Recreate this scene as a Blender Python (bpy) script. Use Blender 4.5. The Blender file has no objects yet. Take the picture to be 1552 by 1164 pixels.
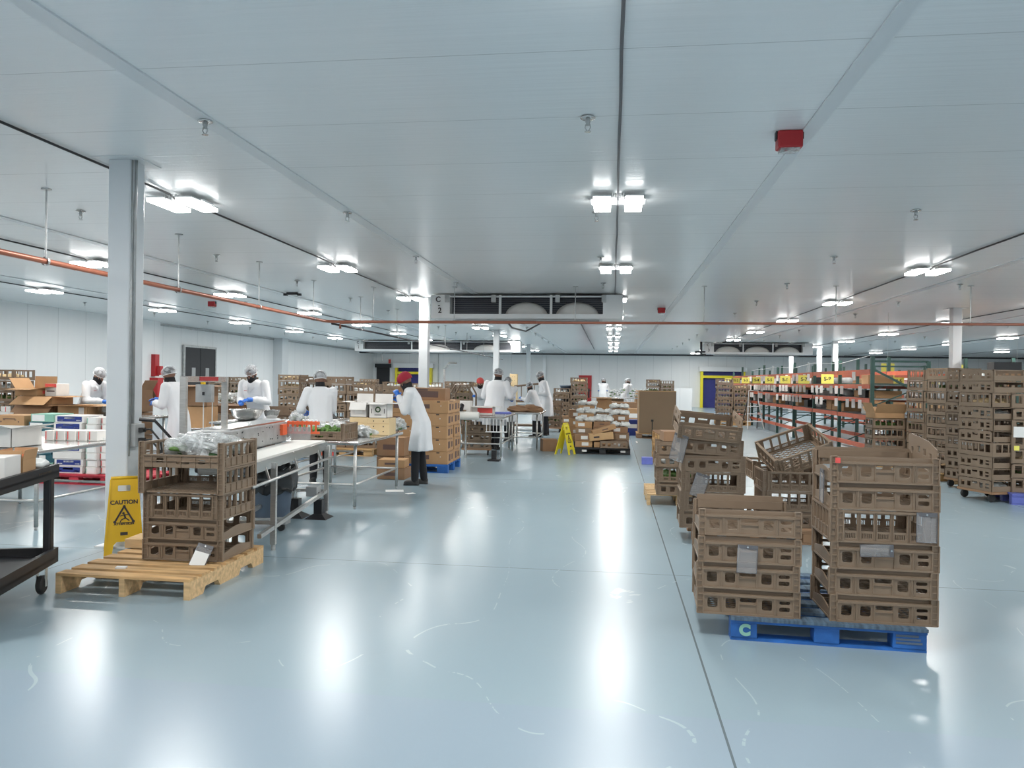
import bpy, math, random
from mathutils import Vector, Matrix, Quaternion
random.seed(7)
SC = bpy.context.scene
COL = SC.collection
# ------------------------------------------------------------------ camera, world, exposure
RM = Matrix(((0.99142518, -0.01434217, 0.12988616),
             (0.12992364, 0.00170952, -0.99152253),
             (0.01399854, 0.99989568, 0.00355825)))       # columns: camera right, up, back
EYE = Vector((0, 0, 1.5))
F_PX = 1160.0
cam = bpy.data.cameras.new('camera'); cam_o = bpy.data.objects.new('camera', cam); COL.objects.link(cam_o)
cam.sensor_fit = 'HORIZONTAL'; cam.sensor_width = 36.0; cam.lens = 36.0*F_PX/1552
cam.clip_start = 0.05; cam.clip_end = 200
cam_o.matrix_world = Matrix.Translation(EYE) @ RM.to_4x4()
SC.camera = cam_o
w = bpy.data.worlds.new('world'); SC.world = w; w.use_nodes = True
w.node_tree.nodes['Background'].inputs[0].default_value = (0.8, 0.9, 1, 1)
w.node_tree.nodes['Background'].inputs[1].default_value = 0.3
SC.view_settings.view_transform = 'Standard'; SC.view_settings.look = 'None'
SC.view_settings.gamma = 1.0; SC.view_settings.use_curve_mapping = False
SC.view_settings.exposure = 0.04
LAMP_W = 63.0        # watts of every ceiling fixture
CEIL = 3.4

# ------------------------------------------------------------------ where things stand
def ray(px, py): return RM @ Vector((px-776, -(py-582), -F_PX))
def gnd(px, py, z=0.0):
    d = ray(px, py); t = (z-1.5)/d.z; p = EYE+d*t; return Vector((p.x, p.y, z))
def at(px, zc, z=0.0):
    p = ray(px, 582)*(zc/F_PX); return Vector((p.x, p.y, z))

# ------------------------------------------------------------------ mesh collector
class MB:
    def __init__(s): s.v=[]; s.f=[]; s.m=[]; s.mi=0
    def add(s, vs, fs):
        o=len(s.v); s.v += [tuple(x) for x in vs]; s.f += [tuple(i+o for i in f) for f in fs]; s.m += [s.mi]*len(fs); return s
    def box(s, x0,x1,y0,y1,z0,z1, M=None):
        vs=[Vector((x,y,z)) for z in (z0,z1) for y in (y0,y1) for x in (x0,x1)]
        if M: vs=[M@v for v in vs]
        return s.add(vs,[(0,2,3,1),(4,5,7,6),(0,1,5,4),(2,6,7,3),(0,4,6,2),(1,3,7,5)])
    def cbox(s, c, d, M=None):
        return s.box(c[0]-d[0]/2,c[0]+d[0]/2,c[1]-d[1]/2,c[1]+d[1]/2,c[2]-d[2]/2,c[2]+d[2]/2,M)
    def tube(s, pts, rs, n=8, cap=True):
        pts=[Vector(p) for p in pts]
        if not hasattr(rs,'__len__'): rs=[rs]*len(pts)
        rings=[]; prev=None
        for i,p in enumerate(pts):
            t=(pts[min(i+1,len(pts)-1)]-pts[max(i-1,0)])
            if t.length<1e-9: t=Vector((0,0,1))
            t.normalize()
            if prev is None:
                a=Vector((1,0,0)) if abs(t.x)<.9 else Vector((0,1,0)); u=t.cross(a).normalized()
            else:
                u=(prev-t*prev.dot(t))
                u = u.normalized() if u.length>1e-6 else t.orthogonal().normalized()
            prev=u; w_=t.cross(u)
            rings.append([p+rs[i]*(math.cos(2*math.pi*k/n)*u+math.sin(2*math.pi*k/n)*w_) for k in range(n)])
        vs=[v for r in rings for v in r]; fs=[]
        for i in range(len(pts)-1):
            for k in range(n): fs.append((i*n+k,i*n+(k+1)%n,(i+1)*n+(k+1)%n,(i+1)*n+k))
        if cap: fs.append(tuple(range(n-1,-1,-1))); fs.append(tuple((len(pts)-1)*n+k for k in range(n)))
        return s.add(vs,fs)
    def bar(s, p0, p1, wx, wy=None):
        """square bar between two points"""
        p0=Vector(p0); p1=Vector(p1); wy=wy or wx; d=p1-p0; L=d.length; q=d.to_track_quat('Z','Y')
        M=Matrix.Translation(p0)@q.to_matrix().to_4x4()
        return s.box(-wx/2,wx/2,-wy/2,wy/2,0,L,M)
    def ell(s, c, r, n=12, m=8, M=None):
        c=Vector(c); vs=[]; fs=[]
        for j in range(1,m):
            a=math.pi*j/m
            for k in range(n):
                b=2*math.pi*k/n; vs.append(Vector((r[0]*math.sin(a)*math.cos(b),r[1]*math.sin(a)*math.sin(b),r[2]*math.cos(a))))
        vs.append(Vector((0,0,r[2]))); vs.append(Vector((0,0,-r[2])))
        for j in range(m-2):
            for k in range(n): fs.append((j*n+k,(j+1)*n+k,(j+1)*n+(k+1)%n,j*n+(k+1)%n))
        T=(m-1)*n
        for k in range(n): fs.append((T,k,(k+1)%n)); fs.append((T+1,(m-2)*n+(k+1)%n,(m-2)*n+k))
        if M: vs=[M@v for v in vs]
        return s.add([v+c for v in vs],fs)
    def lathe(s, prof, n=24, c=(0,0,0), M=None):
        vs=[];fs=[]
        for r,z in prof:
            for k in range(n):
                a=2*math.pi*k/n; v=Vector((r*math.cos(a)+c[0],r*math.sin(a)+c[1],z+c[2])); vs.append(M@v if M else v)
        for i in range(len(prof)-1):
            for k in range(n): fs.append((i*n+k,i*n+(k+1)%n,(i+1)*n+(k+1)%n,(i+1)*n+k))
        return s.add(vs,fs)
    def loft(s, rings, cap=True):
        n=len(rings[0]); vs=[v for r in rings for v in r]; fs=[]
        for i in range(len(rings)-1):
            for k in range(n): fs.append((i*n+k,i*n+(k+1)%n,(i+1)*n+(k+1)%n,(i+1)*n+k))
        if cap: fs.append(tuple(range(n-1,-1,-1))); fs.append(tuple((len(rings)-1)*n+k for k in range(n)))
        return s.add(vs,fs)
    def mesh(s, name, mat, smooth=False):
        me=bpy.data.meshes.new(name); me.from_pydata([tuple(v) for v in s.v],[],s.f)
        mats = mat if isinstance(mat,(list,tuple)) else [mat]
        for m_ in mats: me.materials.append(m_)
        if len(mats)>1: me.polygons.foreach_set('material_index', s.m)
        if smooth: me.polygons.foreach_set('use_smooth',[True]*len(me.polygons))
        me.update(); return me
    def build(s, name, mat, parent=None, smooth=False, loc=None, rz=None):
        o=bpy.data.objects.new(name, s.mesh(name,mat,smooth)); COL.objects.link(o)
        if parent: o.parent=parent
        if loc is not None: o.location=loc
        if rz is not None: o.rotation_euler=(0,0,rz)
        return o
def bevel(o, w_=0.004, seg=2):
    b=o.modifiers.new('bevel','BEVEL'); b.width=w_; b.segments=seg; b.limit_method='ANGLE'; return o
def obj(name, me, parent=None, loc=(0,0,0), rot=(0,0,0)):
    o=bpy.data.objects.new(name, me); COL.objects.link(o)
    if parent: o.parent=parent
    o.location=loc; o.rotation_euler=rot; return o
def tag(o, label=None, cat=None, group=None, kind=None):
    if label: o['label']=label
    if cat: o['category']=cat
    if group: o['group']=group
    if kind: o['kind']=kind
    return o
def thing(name, label, cat, loc=(0,0,0), rz=0, group=None):
    o=bpy.data.objects.new(name,None); COL.objects.link(o); o.empty_display_size=.1
    o.location=loc; o.rotation_euler=(0,0,rz); return tag(o,label,cat,group)
def struct(o): o['kind']='structure'; return o
def part_label(o,l): o['label']=l; return o
def copy_tree(o, label=None, loc=None, rot=None, parent=None, group=None):
    c=o.copy(); COL.objects.link(c); c.parent=parent
    if label: c['label']=label
    if group: c['group']=group
    if loc is not None: c.location=loc
    if rot is not None: c.rotation_euler=rot
    for ch in o.children:
        copy_tree(ch, parent=c)
    return c
def holed(w_, h, t, holes, name='panel'):
    """rectangular panel centred on x, from z=0 to h, in the xz plane, thickness t about y=0, with rounded holes (x0,x1,z0,z1,r) -> (verts, faces)"""
    cu=bpy.data.curves.new('c','CURVE'); cu.dimensions='2D'; cu.fill_mode='BOTH'; cu.extrude=t/2
    def sp(pts):
        s_=cu.splines.new('POLY'); s_.points.add(len(pts)-1)
        for p,q in zip(s_.points,pts): p.co=(q[0],q[1],0,1)
        s_.use_cyclic_u=True
    outer=[(-w_/2,0),(w_/2,0),(w_/2,h),(-w_/2,h)] if not callable(h) else h()
    sp(outer)
    for x0,x1,z0,z1,r in holes:
        if r<=0: sp([(x0,z0),(x1,z0),(x1,z1),(x0,z1)]); continue
        pts=[]
        for cx,cz,a0 in ((x1-r,z0+r,-90),(x1-r,z1-r,0),(x0+r,z1-r,90),(x0+r,z0+r,180)):
            for k in range(4):
                a=math.radians(a0+30*k); pts.append((cx+r*math.cos(a),cz+r*math.sin(a)))
        sp(pts)
    ob=bpy.data.objects.new('c',cu); COL.objects.link(ob); bpy.context.view_layer.update()
    ev=ob.evaluated_get(bpy.context.evaluated_depsgraph_get()); me=ev.to_mesh()
    vs=[Vector((v.co.x,v.co.z,v.co.y)) for v in me.vertices]; fs=[tuple(p.vertices) for p in me.polygons]
    ev.to_mesh_clear(); bpy.data.objects.remove(ob); bpy.data.curves.remove(cu)
    return vs,fs
def text_mesh(body, size, mat, ext=0.001, align='CENTER', bold=0.0):
    cu=bpy.data.curves.new('t','FONT'); cu.body=body; cu.size=size; cu.extrude=ext; cu.align_x=align; cu.align_y='CENTER'; cu.offset=bold
    ob=bpy.data.objects.new('t',cu); COL.objects.link(ob); bpy.context.view_layer.update()
    ev=ob.evaluated_get(bpy.context.evaluated_depsgraph_get()); me=bpy.data.meshes.new_from_object(ev)
    bpy.data.objects.remove(ob); me.materials.clear(); me.materials.append(mat); return me
def text(name, body, size, mat, parent, loc, rot, bold=0.0, ext=0.001):
    return obj(name, text_mesh(body,size,mat,ext,bold=bold), parent, loc, rot)
R90=math.pi/2
ORD=['zeroth','bottom','second','third','fourth','fifth','sixth','seventh','eighth','ninth','tenth','eleventh','twelfth','thirteenth','fourteenth']
def ordn(i,n,what='from the bottom'):
    if i==n and n>1: return 'topmost'
    if i==1: return 'lowest'
    return ORD[i]+' '+what

# ------------------------------------------------------------------ materials
def mat(name, col, rough=0.5, metal=0.0, spec=0.5, noise=0.0, nscale=8.0, bump=0.0, bscale=60.0, aniso=None, alpha=None, trans=0.0, coat=0.0):
    m=bpy.data.materials.new(name); m.use_nodes=True; nt=m.node_tree; b=nt.nodes['Principled BSDF']
    b.inputs['Base Color'].default_value=(*col,1); b.inputs['Roughness'].default_value=rough; b.inputs['Metallic'].default_value=metal
    b.inputs['Specular IOR Level'].default_value=spec; b.inputs['Coat Weight'].default_value=coat
    if trans: b.inputs['Transmission Weight'].default_value=trans
    if alpha is not None: b.inputs['Alpha'].default_value=alpha
    if noise or bump:
        tc=nt.nodes.new('ShaderNodeTexCoord'); mp=nt.nodes.new('ShaderNodeMapping'); nt.links.new(tc.outputs['Object'],mp.inputs[0])
        if aniso: mp.inputs['Scale'].default_value=aniso
        n=nt.nodes.new('ShaderNodeTexNoise'); n.inputs['Scale'].default_value=nscale; n.inputs['Detail'].default_value=5
        nt.links.new(mp.outputs[0],n.inputs['Vector'])
        if noise:
            mr=nt.nodes.new('ShaderNodeMapRange'); mr.inputs[1].default_value=.3; mr.inputs[2].default_value=.7
            mr.inputs[3].default_value=1-noise; mr.inputs[4].default_value=1+noise; nt.links.new(n.outputs[0],mr.inputs[0])
            mx=nt.nodes.new('ShaderNodeVectorMath'); mx.operation='SCALE'; mx.inputs[0].default_value=col
            nt.links.new(mr.outputs[0],mx.inputs['Scale']); nt.links.new(mx.outputs[0],b.inputs['Base Color'])
        if bump:
            n2=nt.nodes.new('ShaderNodeTexNoise'); n2.inputs['Scale'].default_value=bscale; n2.inputs['Detail'].default_value=3
            nt.links.new(mp.outputs[0],n2.inputs['Vector'])
            bp=nt.nodes.new('ShaderNodeBump'); bp.inputs['Strength'].default_value=bump; bp.inputs['Distance'].default_value=.01
            nt.links.new(n2.outputs[0],bp.inputs['Height']); nt.links.new(bp.outputs[0],b.inputs['Normal'])
    return m
def emis(name,col,s):
    m=bpy.data.materials.new(name); m.use_nodes=True; b=m.node_tree.nodes['Principled BSDF']
    b.inputs['Base Color'].default_value=(1,1,1,1); b.inputs['Emission Color'].default_value=(*col,1); b.inputs['Emission Strength'].default_value=s; return m
M={}
M['crate']=mat('crate_plastic',(.228,.163,.110),.5,noise=.08,nscale=3)
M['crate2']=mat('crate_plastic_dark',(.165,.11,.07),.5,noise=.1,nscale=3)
M['steel']=mat('stainless_steel',(.62,.62,.61),.24,metal=1,noise=.06,nscale=3,aniso=(1,12,1))
M['steel_b']=mat('brushed_steel',(.55,.54,.52),.38,metal=.85,noise=.1,nscale=6,aniso=(2,2,14))
M['galv']=mat('galvanised',(.45,.46,.46),.45,metal=.7,noise=.15,nscale=10)
M['black']=mat('black_plastic',(.018,.018,.02),.42,noise=.2,nscale=6)
M['rubber']=mat('rubber',(.03,.03,.03),.7)
M['white']=mat('white_paint',(.78,.79,.79),.4)
M['column']=mat('column_paint',(.68,.71,.73),.3,noise=.02,nscale=1.5)
M['paper']=mat('white_paper',(.8,.8,.78),.7)
M['wcard']=mat('white_card',(.74,.72,.69),.7,noise=.03)
M['card']=mat('brown_cardboard',(.46,.272,.135),.8,noise=.07,nscale=5)
M['card_l']=mat('light_cardboard',(.58,.37,.185),.8,noise=.07,nscale=5)
M['card_d']=mat('dark_cardboard',(.31,.18,.10),.8,noise=.08,nscale=5)
M['card_y']=mat('yellow_fibreboard',(.70,.53,.30),.75,noise=.05,nscale=5)
M['gay']=mat('grey_brown_board',(.29,.20,.125),.8,noise=.04,nscale=2)
M['ink']=mat('ink',(.05,.04,.04),.7)
M['inkp']=mat('brown_print',(.13,.08,.07),.7)
M['red']=mat('red_paint',(.45,.02,.025),.45)
M['redpal']=mat('red_pallet_paint',(.50,.03,.05),.55,noise=.15,nscale=6)
M['bluepal']=mat('blue_pallet_paint',(.02,.125,.42),.55,noise=.35,nscale=5,aniso=(1,3,1))
M['blueworn']=mat('worn_blue_deck',(.075,.12,.17),.75,noise=.5,nscale=7,aniso=(6,1,1))
M['purple']=mat('violet_blue_paint',(.13,.16,.50),.5,noise=.1)
M['wood']=mat('pallet_wood',(.55,.34,.155),.75,noise=.3,nscale=4,aniso=(1,8,8))
M['wood2']=mat('pallet_wood_light',(.62,.42,.22),.75,noise=.25,nscale=4,aniso=(1,8,8))
M['yellow']=mat('yellow_plastic',(.80,.48,.006),.38,noise=.04)
M['yellow_b']=mat('bright_yellow_plastic',(.85,.72,.03),.45)
M['ylabel']=mat('yellow_sign',(.87,.80,.16),.6)
M['green_s']=mat('green_steel',(.045,.105,.09),.45,noise=.15,nscale=5)
M['orange_s']=mat('orange_steel',(.58,.115,.05),.45,noise=.12,nscale=5)
M['orange']=mat('orange_plastic',(.8,.13,.04),.5)
M['copper']=mat('red_brown_pipe',(.36,.13,.08),.4,metal=.25,noise=.1)
M['blackpipe']=mat('dark_pipe',(.03,.03,.035),.5)
M['coat']=mat('white_coat_fabric',(.76,.77,.79),.85,bump=.9,bscale=7,nscale=3,aniso=(1,1,.55))
M['glove']=mat('blue_nitrile',(.03,.17,.62),.42)
M['skin']=mat('brown_skin',(.20,.10,.065),.55)
M['pants']=mat('black_trousers',(.014,.014,.017),.85)
M['shoe']=mat('black_shoe',(.02,.02,.02),.5)
M['scarf']=mat('black_face_cover',(.012,.012,.014),.9)
M['hair']=mat('dark_hair',(.02,.016,.014),.8)
M['redcap']=mat('red_hair_cap',(.33,.015,.035),.8)
M['pinkcap']=mat('pink_red_cap',(.75,.10,.09),.8)
M['navy']=mat('navy_fabric',(.03,.035,.20),.6,noise=.1,nscale=4,aniso=(1,1,8))
M['navybox']=mat('navy_print',(.02,.04,.22),.6)
M['teal']=mat('teal_print',(.025,.12,.16),.6)
M['mint']=mat('mint_print',(.25,.50,.40),.6)
M['bin']=mat('grey_blue_bin',(.095,.13,.18),.5,noise=.06)
M['bag']=mat('black_bag_film',(.012,.012,.013),.22,bump=.5,bscale=14)
M['dark']=mat('near_black',(.025,.026,.03),.6)  # one even near-black colour for door leaves, fittings and switches
M['coil']=mat('dark_coil',(.05,.055,.07),.45,metal=.3)
M['belt']=mat('white_belt',(.74,.74,.70),.45)
M['grey']=mat('grey_enamel',(.36,.37,.37),.45,noise=.05)
M['copperc']=mat('grey_cable',(.12,.12,.13),.5)
M['leaf']=mat('green_leaf',(.10,.20,.045),.55,noise=.5,nscale=20)
M['leaf_d']=mat('dark_green_leaf',(.035,.09,.025),.55,noise=.5,nscale=20)
M['tomato']=mat('red_produce',(.5,.05,.03),.4,noise=.3)
M['lens']=emis('lit_lens',(1,.99,.97),12)
M['lavender']=mat('lilac_tint_floor_patch',(.3,.3,.4),.4)
# clear plastic pouch and produce bags
def film(name, tint, mixf, rough=.15):
    m=bpy.data.materials.new(name); m.use_nodes=True; nt=m.node_tree; nt.nodes.clear()
    o=nt.nodes.new('ShaderNodeOutputMaterial'); t=nt.nodes.new('ShaderNodeBsdfTransparent'); g=nt.nodes.new('ShaderNodeBsdfPrincipled')
    g.inputs['Base Color'].default_value=(*tint,1); g.inputs['Roughness'].default_value=rough; g.inputs['Specular IOR Level'].default_value=.8
    n=nt.nodes.new('ShaderNodeTexNoise'); n.inputs['Scale'].default_value=9; n.inputs['Distortion'].default_value=1.5
    tc=nt.nodes.new('ShaderNodeTexCoord'); nt.links.new(tc.outputs['Object'],n.inputs['Vector'])
    r=nt.nodes.new('ShaderNodeMapRange'); r.inputs[1].default_value=.35; r.inputs[2].default_value=.7; r.inputs[3].default_value=mixf*.5; r.inputs[4].default_value=min(1,mixf*1.6)
    nt.links.new(n.outputs[0],r.inputs[0]); x=nt.nodes.new('ShaderNodeMixShader'); nt.links.new(r.outputs[0],x.inputs[0])
    bp=nt.nodes.new('ShaderNodeBump'); bp.inputs['Strength'].default_value=.6; bp.inputs['Distance'].default_value=.02; nt.links.new(n.outputs[0],bp.inputs['Height']); nt.links.new(bp.outputs[0],g.inputs['Normal'])
    nt.links.new(t.outputs[0],x.inputs[1]); nt.links.new(g.outputs[0],x.inputs[2]); nt.links.new(x.outputs[0],o.inputs[0]); return m
M['film']=film('clear_film',(.8,.82,.82),.55)
M['pouch']=mat('clear_pouch',(.5,.51,.53),.12,alpha=.42,spec=.9)
M['net']=film('white_hair_net',(.75,.78,.82),.38,.6)
M['bagw']=mat('white_produce_bag',(.72,.74,.72),.3,noise=.15,nscale=12,bump=.5,bscale=18)

def room_mats():
    # ceiling: fine ribs + panel joints every 1.1 m
    def nodes(name,col,rough):
        m=bpy.data.materials.new(name); m.use_nodes=True; nt=m.node_tree; b=nt.nodes['Principled BSDF']
        b.inputs['Base Color'].default_value=(*col,1); b.inputs['Roughness'].default_value=rough
        g=nt.nodes.new('ShaderNodeNewGeometry'); s=nt.nodes.new('ShaderNodeSeparateXYZ'); nt.links.new(g.outputs['Position'],s.inputs[0])
        return m,nt,b,g,s
    def line(nt,src,period,off,half):
        a=nt.nodes.new('ShaderNodeMath'); a.operation='SUBTRACT'; a.inputs[1].default_value=off; nt.links.new(src,a.inputs[0])
        if period:
            p=nt.nodes.new('ShaderNodeMath'); p.operation='PINGPONG'; p.inputs[1].default_value=period/2; nt.links.new(a.outputs[0],p.inputs[0]); a=p
        else:
            p=nt.nodes.new('ShaderNodeMath'); p.operation='ABSOLUTE'; nt.links.new(a.outputs[0],p.inputs[0]); a=p
        l=nt.nodes.new('ShaderNodeMath'); l.operation='LESS_THAN'; l.inputs[1].default_value=half; nt.links.new(a.outputs[0],l.inputs[0]); return l.outputs[0]
    def mx(nt,fac,c1,c2):
        x=nt.nodes.new('ShaderNodeMix'); x.data_type='RGBA'; nt.links.new(fac,x.inputs[0])
        for i,c in ((6,c1),(7,c2)):
            if isinstance(c,tuple): x.inputs[i].default_value=(*c,1)
            else: nt.links.new(c,x.inputs[i])
        return x.outputs[2]
    m,nt,b,g,s=nodes('ceiling_panel',(.70,.73,.735),.26)
    f=line(nt,s.outputs['Y'],1.1,4.4-.0,.004)
    nz=nt.nodes.new('ShaderNodeTexNoise'); nz.inputs['Scale'].default_value=1.0; nz.inputs['Detail'].default_value=3
    mp=nt.nodes.new('ShaderNodeMapping'); mp.inputs['Scale'].default_value=(.5,26,1); nt.links.new(g.outputs['Position'],mp.inputs[0]); nt.links.new(mp.outputs[0],nz.inputs['Vector'])
    c0=mx(nt,nz.outputs[0],(.79,.82,.83),(.83,.85,.86))
    nt.links.new(mx(nt,f,c0,(.55,.57,.58)),b.inputs['Base Color'])
    bp=nt.nodes.new('ShaderNodeBump'); bp.inputs['Strength'].default_value=.25; bp.inputs['Distance'].default_value=.01; nt.links.new(nz.outputs[0],bp.inputs['Height']); nt.links.new(bp.outputs[0],b.inputs['Normal'])
    M['ceiling']=m
    for nm,ax,per in (('wall_panel_x','Y',1.15),('wall_panel_y','X',1.15)):
        m,nt,b,g,s=nodes(nm,(.74,.76,.77),.4)
        f=line(nt,s.outputs[ax],per,.3,.006)
        nz=nt.nodes.new('ShaderNodeTexNoise'); nz.inputs['Scale'].default_value=1.2; nz.inputs['Detail'].default_value=2
        mp=nt.nodes.new('ShaderNodeMapping'); mp.inputs['Scale'].default_value=(4,4,.3); nt.links.new(g.outputs['Position'],mp.inputs[0]); nt.links.new(mp.outputs[0],nz.inputs['Vector'])
        c0=mx(nt,nz.outputs[0],(.80,.82,.825),(.85,.86,.865))
        nt.links.new(mx(nt,f,c0,(.55,.57,.58)),b.inputs['Base Color']); M[nm]=m
    # floor: pale blue epoxy, worn and scratched, with joints
    m,nt,b,g,s=nodes('epoxy_floor',(.3,.42,.47),.2)
    n1=nt.nodes.new('ShaderNodeTexNoise'); n1.inputs['Scale'].default_value=.55; n1.inputs['Detail'].default_value=6; nt.links.new(g.outputs['Position'],n1.inputs['Vector'])
    n2=nt.nodes.new('ShaderNodeTexNoise'); n2.inputs['Scale'].default_value=3; n2.inputs['Detail'].default_value=6; n2.inputs['Distortion'].default_value=2; nt.links.new(g.outputs['Position'],n2.inputs['Vector'])
    c=mx(nt,n1.outputs[0],(.265,.358,.408),(.298,.385,.43))
    # front pour strip: slightly more violet paint this side of the joint at Y = 3.52
    fs=nt.nodes.new('ShaderNodeMath'); fs.operation='LESS_THAN'; fs.inputs[1].default_value=3.52; nt.links.new(s.outputs['Y'],fs.inputs[0])
    c=mx(nt,fs.outputs[0],c,(.285,.365,.43))
    js=[line(nt,s.outputs['X'],0,.5,.0055),line(nt,s.outputs['X'],0,-4.3,.004),line(nt,s.outputs['X'],0,5.15,.004),line(nt,s.outputs['Y'],5.5,.6,.0045)]
    acc=js[0]
    for j in js[1:]:
        q=nt.nodes.new('ShaderNodeMath'); q.operation='MAXIMUM'; nt.links.new(acc,q.inputs[0]); nt.links.new(j,q.inputs[1]); acc=q.outputs[0]
    c=mx(nt,acc,c,(.12,.155,.17))
    # fine curved wheel scratches: thin contour lines of a noise, only here and there
    mp=nt.nodes.new('ShaderNodeMapping'); mp.inputs['Scale'].default_value=(1.0,.45,1); mp.inputs['Rotation'].default_value=(0,0,.5); nt.links.new(g.outputs['Position'],mp.inputs[0])
    dn=nt.nodes.new('ShaderNodeTexNoise'); dn.inputs['Scale'].default_value=.9; dn.inputs['Detail'].default_value=1; nt.links.new(mp.outputs[0],dn.inputs['Vector'])
    q1=nt.nodes.new('ShaderNodeMath'); q1.operation='SUBTRACT'; q1.inputs[1].default_value=.5; nt.links.new(dn.outputs[0],q1.inputs[0])
    q2=nt.nodes.new('ShaderNodeMath'); q2.operation='ABSOLUTE'; nt.links.new(q1.outputs[0],q2.inputs[0])
    l1=nt.nodes.new('ShaderNodeMath'); l1.operation='LESS_THAN'; l1.inputs[1].default_value=.0016; nt.links.new(q2.outputs[0],l1.inputs[0])
    l2=nt.nodes.new('ShaderNodeMath'); l2.operation='GREATER_THAN'; l2.inputs[1].default_value=.52; nt.links.new(n2.outputs[0],l2.inputs[0])
    l3=nt.nodes.new('ShaderNodeMath'); l3.operation='MULTIPLY'; nt.links.new(l1.outputs[0],l3.inputs[0]); nt.links.new(l2.outputs[0],l3.inputs[1])
    c=mx(nt,l3.outputs[0],c,(.36,.45,.49))
    nt.links.new(c,b.inputs['Base Color'])
    rr=nt.nodes.new('ShaderNodeMapRange'); rr.inputs[1].default_value=.3; rr.inputs[2].default_value=.75; rr.inputs[3].default_value=.25; rr.inputs[4].default_value=.27
    nt.links.new(n2.outputs[0],rr.inputs[0]); nt.links.new(rr.outputs[0],b.inputs['Roughness'])
    bp=nt.nodes.new('ShaderNodeBump'); bp.inputs['Strength'].default_value=.012; bp.inputs['Distance'].default_value=.02; nt.links.new(n2.outputs[0],bp.inputs['Height']); nt.links.new(bp.outputs[0],b.inputs['Normal'])
    M['floor']=m
room_mats()
# ================================================================== ROOM
XL, XR, YN, YB = -15.6, 24.0, -7.0, 50.0
struct(MB().box(XL-.8,XR,YN,YB,-.1,0).build('floor',M['floor']))
struct(MB().box(XL-.8,XR,YN,YB,CEIL,CEIL+.1).build('ceiling',M['ceiling']))
struct(MB().box(XL-.8,XL,YN,24.8,0,CEIL).build('wall_left',M['wall_panel_x']))
struct(MB().box(-16.2,-16.0,24.8,YB,0,CEIL).build('wall_left_rear',M['wall_panel_x']))
struct(MB().box(XL-.8,XR,YB,YB+.1,0,CEIL).build('wall_back',M['wall_panel_y']))
struct(MB().box(XR,XR+.1,YN,YB,0,CEIL).build('wall_right',M['wall_panel_x']))
struct(MB().box(XL-.8,XR,YN-.1,YN,0,CEIL).build('wall_front',M['wall_panel_y']))
struct(MB().box(-16,-15.96,25.0,49.9,CEIL-.10,CEIL-.04).build('trim_4',M['galv']))
# pilaster on the rear left wall
struct(MB().box(-16.0,-15.55,34.6,35.3,0,CEIL).build('trim_5',M['column']))
# ceiling joint strips running the length of the room
for i,(x,w_) in enumerate(((-3.0,.13),(1.43,.11),(-7.35,.13),(-11.7,.13),(5.95,.13),(10.6,.13),(15.0,.13),(19.5,.13))):
    struct(MB().box(x-w_/2,x+w_/2,YN,YB,CEIL-.012,CEIL).build('trim_%d'%(10+i),M['column']))
# doors
def dock_door(n,x0,x1,side):
    t=thing('door_%d'%n,None,None,(x0,YB-.02,0)); W=x1-x0; h=2.3
    struct(t)
    MB().box(.12,W-.12,-.06,0,0,h).build('roll_curtain',M['navy'],t)
    for xx in (0,W-.16): MB().box(xx,xx+.16,-.3,0,0,h).build('door_post',M['yellow_b'],t)
    MB().box(.12,W-.12,-.28,-.1,h-.42,h-.26).build('header_bar',M['yellow_b'],t)
    MB().box(-.1,W+.1,-.4,0,h,h+.3).build('roller_housing',M['white'],t)
dock_door(1,5.55,8.3,1); dock_door(2,-14.4,-11.9,1)
t=struct(thing('door_3',None,None,(-15.97,28.0,0)))
MB().box(0,.05,-1.1,-.02,0,2.62).build('door_leaf',M['dark'],t); MB().box(0,.05,.02,1.1,0,2.62).build('door_leaf',M['dark'],t)
MB().box(0,.07,-1.18,-1.1,0,2.7).box(0,.07,1.1,1.18,0,2.7).box(0,.07,-1.1,1.1,2.62,2.7).build('door_frame',M['galv'],t)
for y in (-.5,.5): MB().box(.05,.06,y-.13,y+.13,1.35,1.85).build('door_pane',M['grey'],t)
t=struct(thing('door_4',None,None,(-15.3,YB-.02,0)))
MB().box(-.45,.45,-.05,0,0,2.5).build('door_leaf',M['dark'],t); MB().box(-.5,.55,-.3,0,2.3,2.55).build('roller_housing',M['dark'],t)
p=gnd(889,616,0); 
t=struct(thing('door_5',None,None,(-1.75,YB-.03,0)))
MB().box(-.42,.42,-.06,0,0.05,1.95).build('door_leaf',M['red'],t)
MB().box(-.42,.42,-.075,-.06,.95,.99).box(-.30,.30,-.075,-.06,.99,1.0).build('door_rail',M['dark'],t)
MB().lathe([(.0,-.09),(.13,-.09),(.13,-.06)],16,M=Matrix.Translation((.2,0,1.5))@Matrix.Rotation(R90,4,'X')).box(.2,.3,-.09,-.06,.5,1.1).build('door_fittings',M['dark'],t)
# exit marker beside the small dark door
t=thing('exit_sign','small white and red exit sign high on the back wall at left','sign',(-13.35-1.5,YB-.05,2.72))
MB().box(-.12,.12,-.03,0,-.18,.18).build('panel',M['paper'],t); MB().box(-.08,.08,-.035,-.03,-.14,.14).build('mark',M['pinkcap'],t)

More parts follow.
